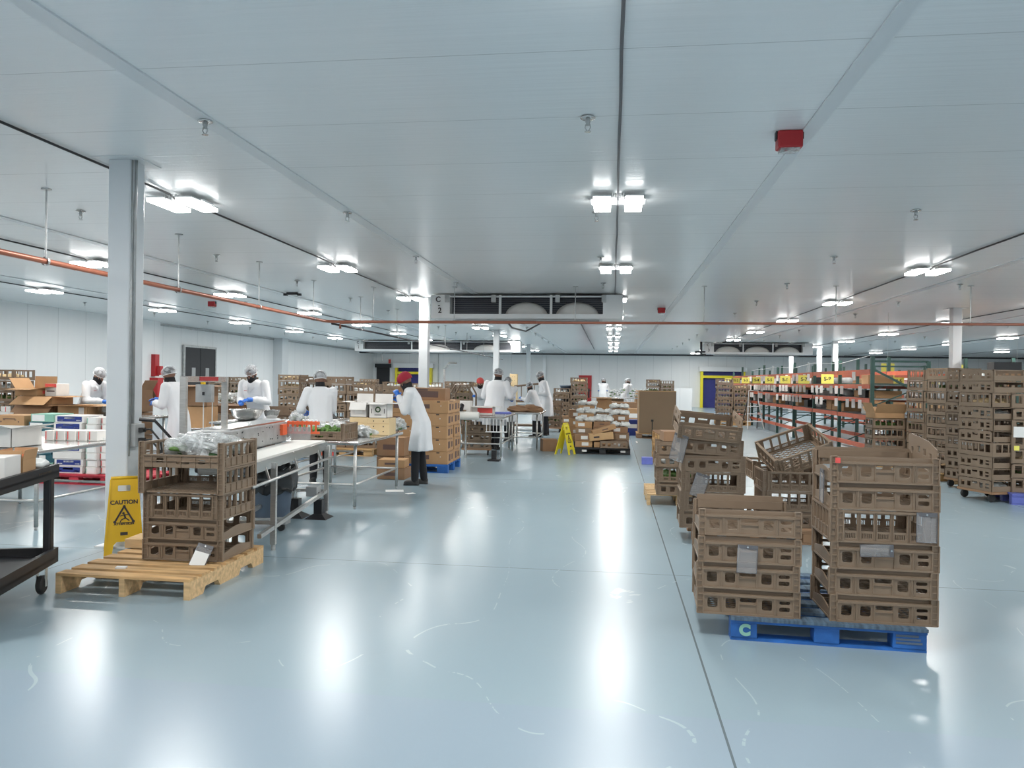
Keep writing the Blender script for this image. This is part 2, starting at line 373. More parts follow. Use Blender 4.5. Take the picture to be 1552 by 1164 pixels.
# columns
cols=[(-4.3,6.3,'nearest steel column, with conduit and outlet box on its right face'),
      (-4.3,17.2,'white steel column rising behind the banana cartons and the red cap worker'),
      (-4.3,28.2,'white steel column behind the group at the far packing table'),
      (-4.3,39.2,'slim white column beyond the tall yellow carton stack'),
      (-4.35,49.0,'farthest slim white column in the left row, against the back wall'),
      (8.15,19.6,'white column behind the tall crate stacks at right'),
      (9.9,38.6,'white column over the middle of the pallet racks'),
      (9.35,34.0,'white column just right of the middle one over the racks'),
      (9.65,43.4,'white column at the right end of the far cooling unit')]
for x,y,l in cols:
    t=thing('steel_column',l,'column',(x,y,0),group=None)
    c=MB().box(-.105,.105,-.105,.105,0,CEIL).build('post',M['column'],t); bevel(c,.012,2)
    MB().box(-.2,.2,-.2,.2,CEIL-.006,CEIL).build('cap_flange',M['column'],t)
    MB().box(-.16,.16,-.16,.16,0,.012).build('base_plate',M['column'],t)
# conduit and outlet on the nearest column
t=thing('outlet_box','grey outlet box with two black plugs on the nearest column','outlet',(-4.3+.105,6.3-.03,0.98))
b_=MB().box(0,.07,-.07,.07,-.1,.1).build('box',M['grey'],t); bevel(b_,.006)
for z in (-.045,.045): MB().box(.07,.11,-.025,.025,z-.02,z+.02).build('plug',M['rubber'],t)
for k,z in enumerate((-.045,.045)):
    MB().tube([(.11,0,z),(.17,0,z+.01),(.24,.04,z-.1),(.27,.08,z-.45),(.28,.1,-.93)],.009,6).build('power_cord',M['rubber'],t,True)
t2=tag(MB().tube([(-4.195+.012,6.25,1.08),(-4.195+.012,6.25,2.95),(-4.195+.03,6.23,3.12),(-4.195+.03,6.23,3.39)],.013,8).build('conduit',M['galv'],None,True),'thin grey conduit running up the face of the nearest column','conduit')
t2=tag(MB().tube([(-4.3+.13,6.3-.115,0.8),(-4.3+.13,6.3-.115,3.38)],.008,8).build('conduit',M['galv'],None,True),'second grey conduit strapped along the nearest column corner','conduit')

# ================================================================== CEILING FIXTURES
def light_proto():
    t=thing('ceiling_light','','light',(0,0,0))
    h=MB().box(-.06,.06,-.14,.14,-.045,0).box(-.28,.28,-.10,.10,-.06,-.035).build('housing',M['white'],t); bevel(h,.01)
    for s in (-1,1):
        l=MB(); 
        prof=[(-.0,0)]
        l.box(s*.16-.085,s*.16+.085,-.27,.27,-.095,-.055).build('lens',M['lens'],t); 
        MB().box(s*.16-.09,s*.16+.09,-.275,.275,-.06,-.045).build('lens_frame',M['white'],t)
    for k in range(4): MB().tube([(-.06+.04*k,-.24,-.07),(-.06+.04*k,-.24,-.02),(-.04+.027*k,-.12,-.02)],.005,5).build('lead_wire',M['galv'],t)
    return t
LP=light_proto()
lamp=bpy.data.lights.new('lamp','AREA'); lamp.shape='RECTANGLE'; lamp.size=.5; lamp.size_y=.54; lamp.energy=LAMP_W; lamp.color=(1,.97,.93)
lo=bpy.data.objects.new('lamp',lamp); COL.objects.link(lo); lo.parent=LP; lo.location=(0,0,-.103)
rows=[('centre row',.03,3.3,4.6,10,.0),('first row left of centre',-4.55,3.0,4.62,10,0),('second row left of centre',-8.47,2.6,4.5,10,0),
      ('third row left of centre',-12.4,2.0,4.45,11,0),('first row right of centre',4.93,-1.8,4.9,11,0),('second row right of centre',9.55,4.0,4.85,9,0),
      ('third row right of centre',14.3,6.6,4.7,9,0),('far right row',19.5,8.0,4.8,8,0)]
LIGHTS=[]
first=True
for nm,x,y0,dy,n,_ in rows:
    cnt=n
    for k in range(-2 if y0>2 else 0,n):
        y=y0+dy*k
        if y<-6 or y>49: continue
        lab='double lens ceiling light, number %s from the camera in the %s'%(ORD[min(k+3,14)] if k+3!=1 else 'one',nm)
        o=LP if first else copy_tree(LP); first=False
        o.location=(x,y,CEIL-.0); o['label']=lab; o['group']='ceiling lights in rows'
        LIGHTS.append((x,y))
    # black conduit of the row, with dips at the lamps
    pts=[]; y=YN+.1
    ys=sorted(yy for xx,yy in LIGHTS if abs(xx-x)<.01)
    pts=[(x,YN+.05,CEIL-.02)]
    for yy in ys:
        pts += [(x,yy-.26,CEIL-.02),(x,yy-.18,CEIL-.045),(x,yy-.12,CEIL-.05),(x,yy+.12,CEIL-.05),(x,yy+.18,CEIL-.045),(x,yy+.26,CEIL-.02)]
    pts.append((x,YB-.05,CEIL-.02))
    mid=[]
    for a,b2 in zip(pts,pts[1:]):
        mid.append(a)
        L=b2[1]-a[1]
        if L>1: 
            nn=int(L/.7)
            for q in range(1,nn): mid.append((x+random.uniform(-.006,.006),a[1]+L*q/nn,CEIL-.018-.002*(q%2)))
    mid.append(pts[-1])
    c=MB().tube(mid,.012,6).build('cable_run',M['copperc'] if nm=='centre row' else M['black'],None,True); tag(c,'black cable along the ceiling joining the lights of the %s'%nm,'cable')
# cable clips on the centre run
# sprinklers
sp=thing('sprinkler_head','','sprinkler'); 
MB().lathe([(.0,0),(.05,0),(.055,-.008),(.05,-.012),(.018,-.014)],16).build('escutcheon',M['steel'],sp,True)
MB().lathe([(.016,-.012),(.02,-.03),(.013,-.05),(.013,-.06),(.0,-.06)],12).tube([(-.014,0,-.05),(-.02,0,-.075),(-.004,0,-.1)],.004,5).tube([(.014,0,-.05),(.02,0,-.075),(.004,0,-.1)],.004,5).build('body',M['galv'],sp)
MB().lathe([(0,-.1),(.024,-.102),(.024,-.106),(0,-.106)],12).build('deflector',M['steel'],sp)
first=True
for rn,x,y0 in (('left of the centre lights',-3.0,5.3),('beside the centre lights',-.2,5.5),('outside the left columns',-6.1,8.1),('near the third left light row',-9.15,9.0),('nearest the left wall',-13.6,15.2),('right of the centre strip',3.2,8.7),('under the right ceiling',6.3,15.0),('over the pallet racks',11.6,18.3)):
    for k in range(12):
        y=y0+3.05*k
        if y>47: break
        o=sp if first else copy_tree(sp); first=False
        o.location=(x,y,CEIL-.004 if abs(x+3)>.1 else CEIL-.012); o['label']='chrome sprinkler head, %s from camera in the row %s'%(ORD[k+2] if k>0 else 'nearest',rn); o['group']='sprinkler heads'
# red alarm beacons
def alarm(x,y,l):
    t=thing('alarm_strobe',l,'alarm',(x,y,CEIL))
    b=MB().box(-.09,.09,-.06,.06,-.13,-.0).build('housing',M['red'],t); bevel(b,.012)
    MB().box(-.07,.07,-.05,.05,-.15,-.13).build('clear_lens',M['film'],t); MB().box(-.1,-.09,-.03,.03,-.06,0).box(.09,.1,-.03,.03,-.06,0).build('mounting_ear',M['dark'],t)
alarm(1.29,5.97,'large red alarm strobe on the ceiling near the camera'); alarm(1.2,19.6,'small red alarm strobe beyond the cooling unit on the ceiling')
alarm(-10.0,18.1,'small red alarm strobe on the ceiling above the left tables')
t=thing('wall_alarm','orange and black alarm unit high near the left wall','alarm',(-15.2,16.9,3.05)); MB().box(-.06,.06,-.06,.06,-.1,.1).build('housing',M['orange'],t); MB().box(-.04,.04,-.075,-.06,-.06,.04).build('sensor',M['dark'],t)
t=thing('ceiling_bracket','dark twin bracket on the ceiling above the packing tables','bracket',(-7.06,16.2,CEIL)); MB().box(-.12,.12,-.05,.05,-.05,0).build('plate',M['black'],t); MB().box(-.2,-.12,-.03,.03,-.07,-.02).box(.12,.2,-.03,.03,-.07,-.02).build('clamp',M['black'],t)

# pipes on hanger rods
PZ=2.66
def hanger(x,y,z,l):
    t=thing('hanger_rod',l,'pipe hanger',(x,y,CEIL),group='threaded hanger rods')
    MB().tube([(0,0,z-CEIL),(0,0,0)],.009,6).build('rod',M['galv'],t); MB().lathe([(0,-.012),(.05,-.01),(.05,0)],12).build('ceiling_plate',M['galv'],t)
    MB().lathe([(.045,-.015),(.05,0),(.045,.015)],12,M=Matrix.Translation((0,0,z-CEIL))@Matrix.Rotation(R90,4,'X')).build('clamp',M['galv'],t)
tag(MB().tube([(-5.76,-6.5,PZ),(-5.76,10,PZ),(-5.76,14.0,PZ),(-5.76,14.75,PZ),(-5.70,14.9,PZ),(-5.55,14.95,PZ),(-1.5,14.95,PZ)],.03,10).build('pipe',M['copper'],None,True),'copper coloured pipe hung along the left, turning towards the cooling unit','pipe')
tag(MB().tube([(-5.76,15.2,PZ-.02),(-5.76,24,PZ-.02),(-5.76,40,PZ-.02)],.022,8).build('pipe',M['blackpipe'],None,True),'thin dark pipe continuing from the left bend towards the back','pipe')
tag(MB().tube([(-5.6,15.25,PZ-.12),(-5.6,15.25,PZ),(-5.0,15.25,PZ+.02),(23.9,15.25,PZ+.02)],.026,10).build('pipe',M['copper'],None,True),'long reddish pipe crossing the whole hall below the ceiling','pipe')
for k,y in enumerate((-0.5,2.0,4.6,7.14,9.55,11.9,14.2)): hanger(-5.76,y,PZ,'thin hanger rod, %s in line holding the left copper pipe'%ORD[k+2])
for k,x in enumerate((-4.9,-3.2,-.75,1.75,4.2,6.6,9.5,12.5)): hanger(x,15.25,PZ+.02,'thin hanger rod, %s from the left on the crossing pipe'%ORD[k+2])
for k,y in enumerate((17,20,23,26,30,34,38)): hanger(-5.76,y,PZ-.02,'thin hanger rod, %s along the far dark pipe'%ORD[k+2])
tag(MB().tube([(-15.9,46.8,3.2),(23.9,46.8,3.2)],.05,8).build('pipe',M['blackpipe'],None,True),'dark pipe crossing high in front of the back wall','pipe')
tag(MB().tube([(-2.1,15.25,2.68),(-2.1,15.9,2.62),(-2.0,17.6,2.66),(-1.0,18.6,3.33),(-1.0,42,3.3)],.02,6).build('pipe',M['copperc'],None,True),'thin pipe leaving the near cooling unit towards the back','pipe')
tag(MB().tube([(-14.4,46.8,3.15),(-14.4,46.8,2.6)],.03,6).tube([(-11.5,YB-.1,3.35),(-11.5,YB-.1,1.0)],.03,6).build('conduit',M['galv'],None),'grey drops on the back wall near the left dock door','conduit')

# cooling units
def evaporator(x,y,L,lab,mark=None,fans=True):
    t=thing('cooling_unit',lab,'cooling unit',(x,y,2.86)); n=3; H=.50; D=.95
    MB().box(0,.42,0,D,0,H).build('end_cabinet',M['white'],t); MB().box(L-.42,L,0,D,0,H).build('end_cabinet',M['white'],t)
    MB().box(.42,L-.42,0,.05,0,.09).box(.42,L-.42,0,.05,H-.05,H-.02).box(.42,L-.42,.05,D,-.01,.02).build('frame_rail',M['white'],t)
    wv=(L-.84)/n
    for i in range(1,n): MB().box(.42+wv*i-.025,.42+wv*i+.025,-.01,.06,0.05,H).build('divider',M['white'],t)
    MB().box(.42,L-.42,.3,.34,0.05,H-.03).build('coil_face',M['coil'],t)
    fins=MB()
    for k in range(9): fins.box(.42,L-.42,.28,.30,.1+.04*k,.104+.04*k)
    fins.build('coil_fins',M['grey'],t)
    MB().box(.42,L-.42,.05,D,H-.03,H).build('top_plate',M['dark'],t)
    MB().box(.5,L-.5,.2,D-.1,-.05,-.01).tube([(L*.3,.1,-.02),(L*.8,.1,-.05)],.025,6).build('drip_tray',M['grey'],t)
    for i in range(n):
        cx=.42+wv*(i+.5)
        if i>0 or fans>1:
            rw=min(wv*.42,.62); prof=[(1,0),(1,.08),(.8,.15),(.3,.17),(0,.17)]
            m_=Matrix.Translation((cx,.27,.06))@Matrix.Rotation(R90,4,'X')
            f_=MB().lathe([(a,b) for a,b in prof],32,M=m_); f_.v=[(cx+(x-cx)*rw,y,.06+max(z-.06,0)*.30) for x,y,z in f_.v]; f_.build('fan_shroud',M['wcard'],t,True)
    for xx in (.36,L/3,2*L/3,L-.4): MB().box(xx-.05,xx+.05,-.03,.02,H-.16,H-.0).build('hanger_bracket',M['galv'],t)
    if mark:
        for i,ch in enumerate(mark): text('unit_mark',ch,.16-.0*i,M['ink'],t,(.16+.02*i,-.012,H-.1-.12*i),(R90,0,0),bold=.003)
    return t
evaporator(-3.95,16.35,4.15,'wide cooling unit hanging in front, with bold 2 on its left end','C-2',1)
evaporator(-12.3,35.5,8.0,'far cooling unit at left, its right end behind a column','C-1',1)
evaporator(4.1,35.4,4.7,'far cooling unit at right with pale fan shrouds','C-3',2)
tag(MB().tube([(3.95,35.3,3.4),(3.95,35.3,2.85),(4.15,35.3,2.8)],.05,8).tube([(3.7,35.5,2.95),(4.15,35.4,2.95)],.04,8).build('refrigerant_line',M['blackpipe'],None,True),'black insulated refrigerant line at the far right cooling unit','pipe')

# fire box on left wall
t=thing('fire_hose_cabinet','red fire extinguisher station on the wall left of the double doors','fire station',(-15.6,24.5,0))
MB().box(0,.3,-.3,.02,.75,1.45).build('cabinet',M['red'],t); MB().box(0,.15,-.22,.02,1.5,2.25).build('sign_board',M['red'],t); MB().box(.15,.3,-.15,0,1.55,1.85).build('alarm_bell',M['red'],t)
t=thing('bollard','yellow bollard in front of the dark double doors','bollard',(-14.9,26.4,0)); MB().tube([(0,0,0),(0,0,1.35)],.09,14).build('post',M['yellow'],t,True); MB().ell((0,0,1.35),(.09,.09,.06)).build('dome_top',M['yellow'],t,True)
# ================================================================== CRATES
CW,CD=.585,.48
def ladder(mb, x, y, z0, z1, wx=.034, along='x'):
    n=max(3,int((z1-z0)/.035))
    if along=='x':
        for s in (-1,1): mb.box(x+s*wx/2-.004,x+s*wx/2+.004,y-.012,y+.012,z0,z1)
        for k in range(n+1): z=z0+(z1-z0)*k/n; mb.box(x-wx/2,x+wx/2,y-.010,y+.010,z-.003,z+.003)
        mb.box(x-wx/2,x+wx/2,y-.003,y+.003,z0,z1)
    else:
        for s in (-1,1): mb.box(x-.012,x+.012,y+s*wx/2-.004,y+s*wx/2+.004,z0,z1)
        for k in range(n+1): z=z0+(z1-z0)*k/n; mb.box(x-.010,x+.010,y-wx/2,y+wx/2,z-.003,z+.003)
        mb.box(x-.003,x+.003,y-wx/2,y+wx/2,z0,z1)
def place(mb, vf, Mx): vs,fs=vf; mb.add([Mx@v for v in vs],fs)
def wave(w_,h,amp,n=24,lo=0):
    def f():
        top=[(w_/2-w_*k/n, h+amp*math.cos(2*math.pi*(k/n))) for k in range(n+1)]
        return [(-w_/2,lo),(w_/2,lo)]+top
    return f
def crate_meshes(kind):
    """front/back wall, end wall, floor grid as mesh data; origin bottom centre"""
    H={'A':.150,'B':.190}[kind]; W=CW-.075; hw=[]
    mb=MB()
    if kind=='A':
        holes=[(-.232,-.174,.032,.092,.012),(-.128,-.07,.032,.092,.012),(-.046,.046,.074,.098,.008),(.078,.136,.032,.092,.012),(.176,.236,.072,.092,.008),(.176,.236,.030,.056,.008)]
        vf=holed(W,.122,.008,holes); place(mb,vf,Matrix.Translation((0,0,.004)))
        for x in (-.252,-.150,-.052,.052,.155,.252): mb.box(x-.003,x+.003,-.010,.0,.006,.118)
        for x in (-.158,-.144,.149,.163): mb.box(x-.002,x+.002,-.010,0,.006,.118)
        mb.box(-W/2,W/2,-.014,.006,.108,.122); mb.box(-W/2,W/2,-.014,.006,.0,.012); mb.box(-.05,.05,-.012,.0,.064,.068); mb.box(-W/2-.01,W/2+.01,.018,.024,.100,.149)
    else:
        holes=[]
        for i in range(5):
            x0=-W/2+.032+i*(W-.064)/5; ww=(W-.064)/5-.022
            holes.append((x0+.011,x0+.011+ww,.062,.16,0))
            for k in range(6):
                xx=x0+.016+k*(ww-.010)/6; holes.append((xx,xx+.006,.022,.05,0))
        vf=holed(W,.182,.008,holes); place(mb,vf,Matrix.Translation((0,0,.004)))
        for i in range(6):
            x=-W/2+.032+i*(W-.064)/5
            mb.box(x-.009,x-.005,-.010,0,.006,.180); mb.box(x+.005,x+.009,-.010,0,.006,.18)
        mb.box(-W/2,W/2,-.014,.006,.172,.186); mb.box(-W/2,W/2,-.014,.006,0,.012)
        for s in (-1,1): ladder(mb,s*(W/2-.018),-.004,.01,.18,.03)
    long_=mb.mesh('long_wall',M['crate'])
    me=MB(); D=CD-.03
    if kind=='A':
        vf=holed(D,wave(D,.066,-.012),.008,[]); place(me,vf,Matrix.Rotation(R90,4,'Z'))
        me.box(-.006,.006,-D/2,-D/2+.02,0,H); me.box(-.006,.006,D/2-.02,D/2,0,H)
        vs,fs=holed(D,.03,.008,[]); me.box(-.008,.008,-D/2,D/2,.0,.010)
    else:
        holes=[]
        for i in range(5):
            x0=-D/2+.03+i*(D-.06)/5; ww=(D-.06)/5-.014
            holes.append((x0+.007,x0+.007+ww,.075,.165,0))
        vf=holed(D,.186,.008,holes); place(me,vf,Matrix.Rotation(R90,4,'Z'))
        for i in range(6):
            x=-D/2+.03+i*(D-.06)/5; me.box(-.010,.010,x-.004,x+.004,.006,.184)
        me.box(-.012,.012,-D/2,D/2,.174,.187); me.box(-.012,.012,-D/2,D/2,0,.012); me.box(-.010,.010,-D/2,D/2,.070,.076)
        for s in (-1,1): ladder(me,0,s*(D/2-.015),.01,.18,.028,'y')
    end=me.mesh('end_wall',M['crate'])
    mp=MB(); ladder(mp,0,0,0,H,.034)
    post=mp.mesh('corner_post',M['crate'])
    mg=MB(); W2=CW-.06; D2=CD-.03
    n=15
    for k in range(-n,n+1):
        for s in (-1,1):
            # diagonal lattice bars clipped to the floor
            m_=s*.45; c=k*.042
            pts=[]
            for x in (-W2/2,W2/2):
                y=m_*x+c
                if abs(y)<=D2/2: pts.append((x,y))
            for y in (-D2/2,D2/2):
                x=(y-c)/m_
                if abs(x)<W2/2: pts.append((x,y))
            if len(pts)>=2: mg.bar((pts[0][0],pts[0][1],.010),(pts[1][0],pts[1][1],.010),.0065,.006)
    mg.box(-W2/2,W2/2,-D2/2,-D2/2+.02,.004,.016).box(-W2/2,W2/2,D2/2-.02,D2/2,.004,.016).box(-W2/2,-W2/2+.02,-D2/2,D2/2,.004,.016).box(W2/2-.02,W2/2,-D2/2,D2/2,.004,.016)
    grid=mg.mesh('floor_grid',M['crate'])
    return dict(long=long_,end=end,post=post,grid=grid,H=H)
CM={k:crate_meshes(k) for k in 'AB'}
def crate_near(kind,label,loc,rot=(0,0,0),group=None,sx=1.0,sy=1.0):
    c=CM[kind]; t=thing('plastic_crate',label,'crate',loc,0,group); t.rotation_euler=rot; t.scale=(sx,sy,1)
    obj('long_wall',c['long'],t,(0,-CD/2+.006,0)); obj('long_wall',c['long'],t,(0,CD/2-.006,0),(0,0,math.pi))
    obj('end_wall',c['end'],t,(-CW/2+.012,0,0)); obj('end_wall',c['end'],t,(CW/2-.012,0,0),(0,0,math.pi))
    [obj('corner_post',c['post'],t,(sx_*(CW/2-.019),sy_*(CD/2-.012),0)) for sx_ in (-1,1) for sy_ in (-1,1)]; obj('floor_grid',c['grid'],t); return t
# crates farther off: one mesh each
def far_crate(kind,matl):
    H={'A':.150,'B':.185}[kind]; mb=MB()
    W=CW; D=CD
    if kind=='B':
        hl=[(-W/2+.04+i*(W-.08)/5+.010,-W/2+.04+(i+1)*(W-.08)/5-.010,.055,.155,0) for i in range(5)]
        hd=[(-D/2+.04+i*(D-.08)/4+.008,-D/2+.04+(i+1)*(D-.08)/4-.008,.055,.155,0) for i in range(4)]
    else:
        hl=[(-.24,-.18,.035,.1,0),(-.13,-.07,.035,.1,0),(-.045,.045,.08,.108,0),(.08,.14,.035,.1,0),(.18,.24,.08,.1,0),(.18,.24,.035,.06,0)]
        hd=[(-D/2+.025,D/2-.025,.07,.135,0)]
    for s in (-1,1):
        place(mb,holed(W,H-.006,.01,hl),Matrix.Translation((0,s*(D/2-.006),.003)))
        place(mb,holed(D,H-.006,.01,hd),Matrix.Translation((s*(W/2-.006),0,.003))@Matrix.Rotation(R90,4,'Z'))
    mb.box(-W/2,W/2,-D/2,-D/2+.016,H-.016,H-.003).box(-W/2,W/2,D/2-.016,D/2,H-.016,H-.003)
    mb.box(-W/2+.01,W/2-.01,-D/2+.01,D/2-.01,.004,.012)
    for s in (-1,1):
        for q in (-1,1): mb.box(s*W/2-.0,s*W/2-s*.035,q*D/2,q*(D/2-.014),.0,H) if s*q>0 else mb.box(min(s*W/2,s*W/2-s*.035),max(s*W/2,s*W/2-s*.035),min(q*D/2,q*(D/2-.014)),max(q*D/2,q*(D/2-.014)),0,H)
    return mb.mesh('plastic_crate',matl)
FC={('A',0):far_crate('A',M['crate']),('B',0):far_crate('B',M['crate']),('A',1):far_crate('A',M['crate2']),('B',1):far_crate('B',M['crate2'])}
PITCH={'A':.153,'B':.190}
# a bag of produce for inside far crates
def lump(seed,rx,ry,rz,n=14,m=9,amp=.25):
    rnd=random.Random(seed); ph=[rnd.uniform(0,6.28) for _ in range(8)]
    mb=MB().ell((0,0,0),(1,1,1),n,m); out=[]
    for v in mb.v:
        x,y,z=v; k=1+amp*(math.sin(3.1*x+ph[0]+2*y)*.5+math.sin(5.3*y+ph[1]+3*z)*.35+math.sin(7.7*x+ph[2]-4*y)*.3)
        out.append((x*rx*k,y*ry*k,max(z,-.75)*rz*k))
    mb.v=out; return mb
BAGS=[]
for i,(m_) in enumerate((M['bagw'],M['leaf'],M['bagw'],M['card_y'],M['bagw'],M['bagw'])):
    a=MB()
    for q in range(4):
        l=lump(i*10+q,.13,.105,.055,16,10,.6); a.add([(x+(-.13 if q%2 else .13),y+(-.1 if q//2 else .1),z+.05) for x,y,z in l.v],l.f)
    BAGS.append(a.mesh('produce',m_,True))
NCR=[0]
def ext(n,loc,rz,desc,kinds,mi=0,fill=.5,group=None,jit=.006,near=False,sc=1.0,cols=('white bags','leafy greens','white bags','yellow produce','white bags','white bags'),tops=True,z0=.14):
    """a stack of crates; kinds bottom to top"""
    z=z0; N=len(kinds)
    for i,k in enumerate(kinds):
        lab='brown crate, %s in %s'%(ordn(i+1,N,'up'),desc)
        x=loc[0]+random.uniform(-jit,jit); y=loc[1]+random.uniform(-jit,jit); r=rz+random.uniform(-.02,.02)*(jit>0)
        if near: crate_near(k,lab,(x,y,z),(0,0,r),group,sc,sc)
        else: tag(obj('plastic_crate',FC[(k,mi)],None,(x,y,z),(0,0,r)),lab,'crate',group)
        NCR[0]+=1
        if random.random()<fill:
            b=random.choice(range(6)); s=random.uniform(.66,.78)
            o=obj('produce_bag',BAGS[b],None,(x,y,z+.018),(0,0,r+random.choice((0,math.pi))))
            o.scale=(s,s,.85)
            tag(o,'%s in the %s crate, %s'%(cols[b],ordn(i+1,N,'up').replace(' up',''),desc),'produce','produce lying in stacked crates')
        z+=PITCH[k]
    return z

# ================================================================== PALLETS
def pallet(label,loc,rz,w_=1.02,d=1.2,mdeck=None,mside=None,stringer=False,notch=True,group=None,h=.14):
    md=mdeck or M['wood']; ms=mside or md
    t=thing('pallet',label,'pallet',(loc[0],loc[1],loc[2] if len(loc)>2 else 0),rz,group)
    n=7; bw=.105
    for i in range(n):
        y=-d/2+bw/2+(d-bw)*i/(n-1)
        o=MB().box(-w_/2,w_/2,y-bw/2+random.uniform(-.01,.01),y+bw/2,h-.018,h).build('deck_board',md,t)
    if stringer:
        for x in (-w_/2+.02,0,w_/2-.02):
            s=MB(); pr=[(-d/2,0),(-d/2+.18,0),(-d/2+.21,.045),(-d/2+.38,.045),(-d/2+.41,0),(d/2-.41,0),(d/2-.38,.045),(d/2-.21,.045),(d/2-.18,0),(d/2,0),(d/2,h-.018),(-d/2,h-.018)]
            a=[Vector((x-.02,p[0],p[1])) for p in pr]; b=[Vector((x+.02,p[0],p[1])) for p in pr]; L=len(pr)
            s.add(a+b,[tuple(range(L-1,-1,-1)),tuple(range(L,2*L))]+[(k,(k+1)%L,(k+1)%L+L,k+L) for k in range(L)]); s.build('stringer',ms,t)
    else:
        for y in (-d/2+.07,0,d/2-.07):
            MB().box(-w_/2,w_/2,y-.06,y+.06,h-.036,h-.018).build('stringer_board',ms,t)
            MB().box(-w_/2,w_/2,y-.05,y+.05,0,.016).build('bottom_board',ms,t)
            for x,bx in ((-w_/2+.075,.15),(0,.14),(w_/2-.09,.18)):
                b=MB().box(x-bx/2,x+bx/2,y-.055,y+.055,.016,h-.036).build('block',ms,t); bevel(b,.006)
    return t

# ================================================================== CARTONS
def quadstrip(mb,pts,t=.004):
    pass
def carton(label,loc,dim,rz=0,m_='card',flaps=0,name='carton',cat='carton',group=None,prints=(),tilt=(0,0),tape=True,fa=(100,100,100,100)):
    """closed or open box; loc = base centre. prints: (face,u,v,w,h,material) with face f/r/l/b/t"""
    w_,d,h=dim; t=thing(name,label,cat,loc,rz,group); t.rotation_euler=(tilt[0],tilt[1],rz)
    mm=M[m_]
    if not flaps:
        b=MB().box(-w_/2,w_/2,-d/2,d/2,0,h).build('box_body',mm,t); bevel(b,.003,1)
        if tape: MB().box(-w_/2-.001,w_/2+.001,-.025,.025,h,h+.0015).build('tape',M['card_l'],t)
    else:
        th=.005; b=MB().box(-w_/2,w_/2,-d/2,-d/2+th,0,h).box(-w_/2,w_/2,d/2-th,d/2,0,h).box(-w_/2,-w_/2+th,-d/2,d/2,0,h).box(w_/2-th,w_/2,-d/2,d/2,0,h).box(-w_/2,w_/2,-d/2,d/2,0,th).build('box_body',mm,t)
        fl=min(w_,d)/2
        for k,(ax,s,L) in enumerate((('y',-1,w_),('y',1,w_),('x',-1,d),('x',1,d))):
            a=math.radians(fa[k]); f=MB()
            if ax=='y': f.box(-w_/2,w_/2,0 if s>0 else -fl,fl if s>0 else 0,-.002,.002); o=f.build('flap',mm,t); o.location=(0,s*d/2,h); o.rotation_euler=(s*(R90-a)*-1 if False else s*(math.pi/2-math.radians(fa[k]))*1,0,0)
            else: f.box(0 if s>0 else -fl,fl if s>0 else 0,-d/2,d/2,-.002,.002); o=f.build('flap',mm,t); o.location=(s*w_/2,0,h); o.rotation_euler=(0,-s*(math.pi/2-math.radians(fa[k])),0)
    for i,(face,u,v,pw,ph,pm) in enumerate(prints):
        p=MB()
        if face=='f': p.box(u-pw/2,u+pw/2,-d/2-.002,-d/2,v-ph/2,v+ph/2)
        elif face=='b': p.box(u-pw/2,u+pw/2,d/2,d/2+.002,v-ph/2,v+ph/2)
        elif face=='r': p.box(w_/2,w_/2+.002,u-pw/2,u+pw/2,v-ph/2,v+ph/2)
        elif face=='l': p.box(-w_/2-.002,-w_/2,u-pw/2,u+pw/2,v-ph/2,v+ph/2)
        else: p.box(u-pw/2,u+pw/2,v-ph/2,v+ph/2,h,h+.002)
        p.build('print' if pm not in ('paper',) else 'paper_label',M[pm],t)
    return t

# ================================================================== FOREGROUND RIGHT
bp=pallet('blue pallet under the two nearest crate stacks at right',(1.27,5.18,0),-.045,1.07,1.2,M['blueworn'],M['bluepal'])
text('stencil_mark','C',.085,M['mint'],bp,(-.455,-.589,.062),(R90,0,0),bold=.006)
for i,z in enumerate((.045,.065,.085)): MB().box(.37,.51-.01*i,-.588,-.5865,z,z+.012).build('stencil_mark',M['bin'],bp)
gR='crates stacked on the blue pallet'
z=ext(0,(1.565,4.86),-.035,'the taller stack on the blue pallet',['A','A','A','B','A'],0,0,gR,.004,True)
t=crate_near('A','open brown crate with raised back corner topping the taller stack, red tag on its rim',(1.563,4.86,z),(0,0,-.035),gR)
MB().box(-.275,-.25,-.275,-.262,.115,.145).build('red_tag',M['pinkcap'],t)
b=MB(); place(b,holed(.46,lambda:[(-.23,0),(.23,0),(.23,.10),(.1,.14),(-.19,.17),(-.23,.16)],.008,[(-.18,-.14,.05,.09,.006),(-.08,-.03,.06,.1,.006),(.02,.07,.05,.09,.006),(.12,.16,.04,.07,.006)]),Matrix.Translation((.286,.02,.10))@Matrix.Rotation(-R90,4,'Z')); b.build('folding_side',M['crate'],t)
MB().box(-.28,.28,.225,.232,.10,.17).build('folding_side',M['crate'],t)
ext(0,(.82,4.88),-.035,'the shorter stack on the blue pallet',['A','A','A'],0,0,gR,.004,True)
t=crate_near('A','empty open crate showing its lattice floor, topping the shorter nearest stack',(.825,4.9,.14+3*.153),(-.02,0,-.03),gR)
MB().box(-.27,.27,.222,.230,.10,.185).box(-.2,-.12,.215,.222,.13,.134).box(-.02,.1,.215,.222,.13,.134).build('folding_side',M['crate'],t)
